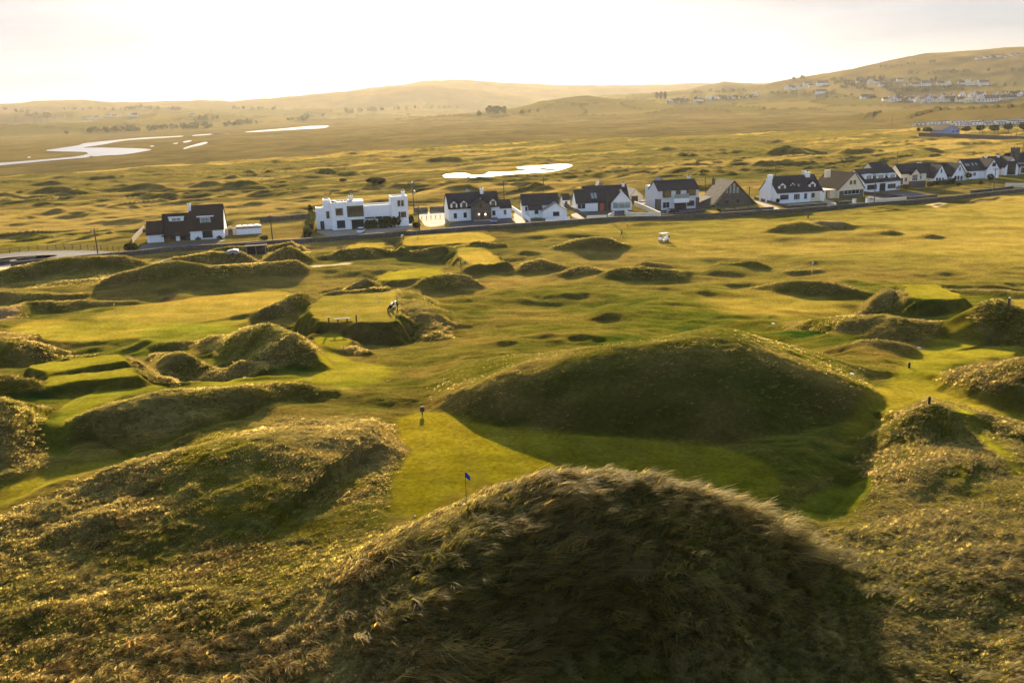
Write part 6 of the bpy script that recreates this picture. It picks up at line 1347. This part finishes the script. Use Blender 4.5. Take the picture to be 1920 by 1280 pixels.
# single trees and far woods
def tree(name, label, px, py, h_, w, seed, group, mat='leaf'):
    return bush(name, label, 'tree', px, py, w, h_, mat=mat, n=420, size=h_*.075, seed=seed, trunk=2, group=group)
TG = 'trees at the end of the low green hill'
for i, (x, y, h_, w, lb) in enumerate(((898,218,14,16,'low dark tree at the left tip of the low green hill'),(917,215,24,24,'tall dark tree second from left at the tip of the low green hill'),(931,214,24,24,'broad dark tree third from left at the tip of the low green hill'),(944,213,20,20,'dark tree nearest the green slope of the low hill'))): tree('dark_tree', lb, x, y, h_, w, 80+i, TG)
for i, (x, y, lb) in enumerate(((1231,186,'left conifer of the dark stand left of the centre hamlet'),(1239,187,'middle conifer of the dark stand left of the centre hamlet'),(1247,187,'right conifer of the dark stand left of the centre hamlet'))): tree('conifer_tree', lb, x, y, 26, 13, 90+i, 'conifers left of the hamlet')
for i, (x, y, h_, lb) in enumerate(((10,208,22,'lone tree on the skyline fields at the left edge'),(335,208,20,'lone tree on the ridge line of the left fields'),(125,252,9,'lone dark bush on the marsh edge at the left'),(1504,149,15,'low tree notching the skyline where the big hill begins'),(1488,151,12,'small low skyline tree left of the notch'))): tree('field_tree', lb, x, y, h_, h_*1.3, 100+i, 'single trees on the far fields')
def woods(name, L, seed, label):
    mb = MB(); r = np.random.default_rng(seed)
    for (x0, y0, x1, y1, n, h_) in L:
        for i in range(n):
            t = r.uniform(); p = G(x0+(x1-x0)*t+r.normal(0, 1.5), y0+(y1-y0)*t+r.normal(0, .6)); hh = h_*r.uniform(.6, 1.25)
            mb.leaves((p[0], p[1], p[2]+hh*.5), hh*.55, hh*.5, hh*.55, 46, hh*.15, int(r.integers(1e6)))
    o = mb.build(name, 'leaf'); o['kind'] = 'stuff'; o['label'] = label; o['category'] = 'woodland'; return o
woods('far_woodland', [(225,206,253,206,9,17),(50,219,100,219,14,16),(25,212,60,210,6,12),(362,226,415,224,14,15),(165,248,192,247,9,11),(200,248,282,245,24,13),(282,243,400,239,30,13),(422,237,480,232,18,15),(537,227,575,225,12,14),(570,219,610,217,12,18),(255,203,330,208,16,16),(120,205,215,207,14,12),(440,205,520,206,14,16),(640,212,720,208,14,18),(740,205,860,203,18,16),(970,212,1010,210,6,8)], 5, 'dark far-off woods and hedgerow trees along the estuary fields')
woods('hillside_scrub', [(1600,162,1620,164,8,14),(1668,172,1740,172,26,13),(1745,168,1800,165,12,10),(1560,152,1660,150,22,12),(1700,154,1730,150,7,9),(1740,152,1760,150,5,9),(1575,165,1640,170,14,9),(1560,158,1600,160,10,13),(1270,192,1420,184,24,11),(1300,176,1400,172,18,12),(1440,178,1560,172,20,11),(1250,194,1290,193,8,12),(1850,188,1920,178,14,9),(1700,140,1920,132,24,9),(1640,128,1760,116,16,8),(1500,186,1600,182,14,8)], 6, 'dark scrub and garden trees scattered round the far village')
# ------------------------------------------------------------------ evening haze
def haze():
    me = bpy.data.meshes.new('haze'); bm = bmesh.new(); bmesh.ops.create_cube(bm, size=1.0)
    for v in bm.verts:
        v.co.x *= 18000; v.co.y = v.co.y*11000+5300; v.co.z = -3 if v.co.z < 0 else 330
    bm.to_mesh(me); bm.free()
    o = bpy.data.objects.new('haze', me); scene.collection.objects.link(o); o['kind'] = 'stuff'
    mt, nt, out = mat_new('haze_air')
    pv = nt.nodes.new('ShaderNodeVolumePrincipled')
    pv.inputs['Color'].default_value = (.97, .93, .86, 1); pv.inputs['Density'].default_value = 3.4e-5; pv.inputs['Anisotropy'].default_value = .35
    nt.links.new(pv.outputs['Volume'], out.inputs['Volume'])
    me.materials.append(mt)
haze()
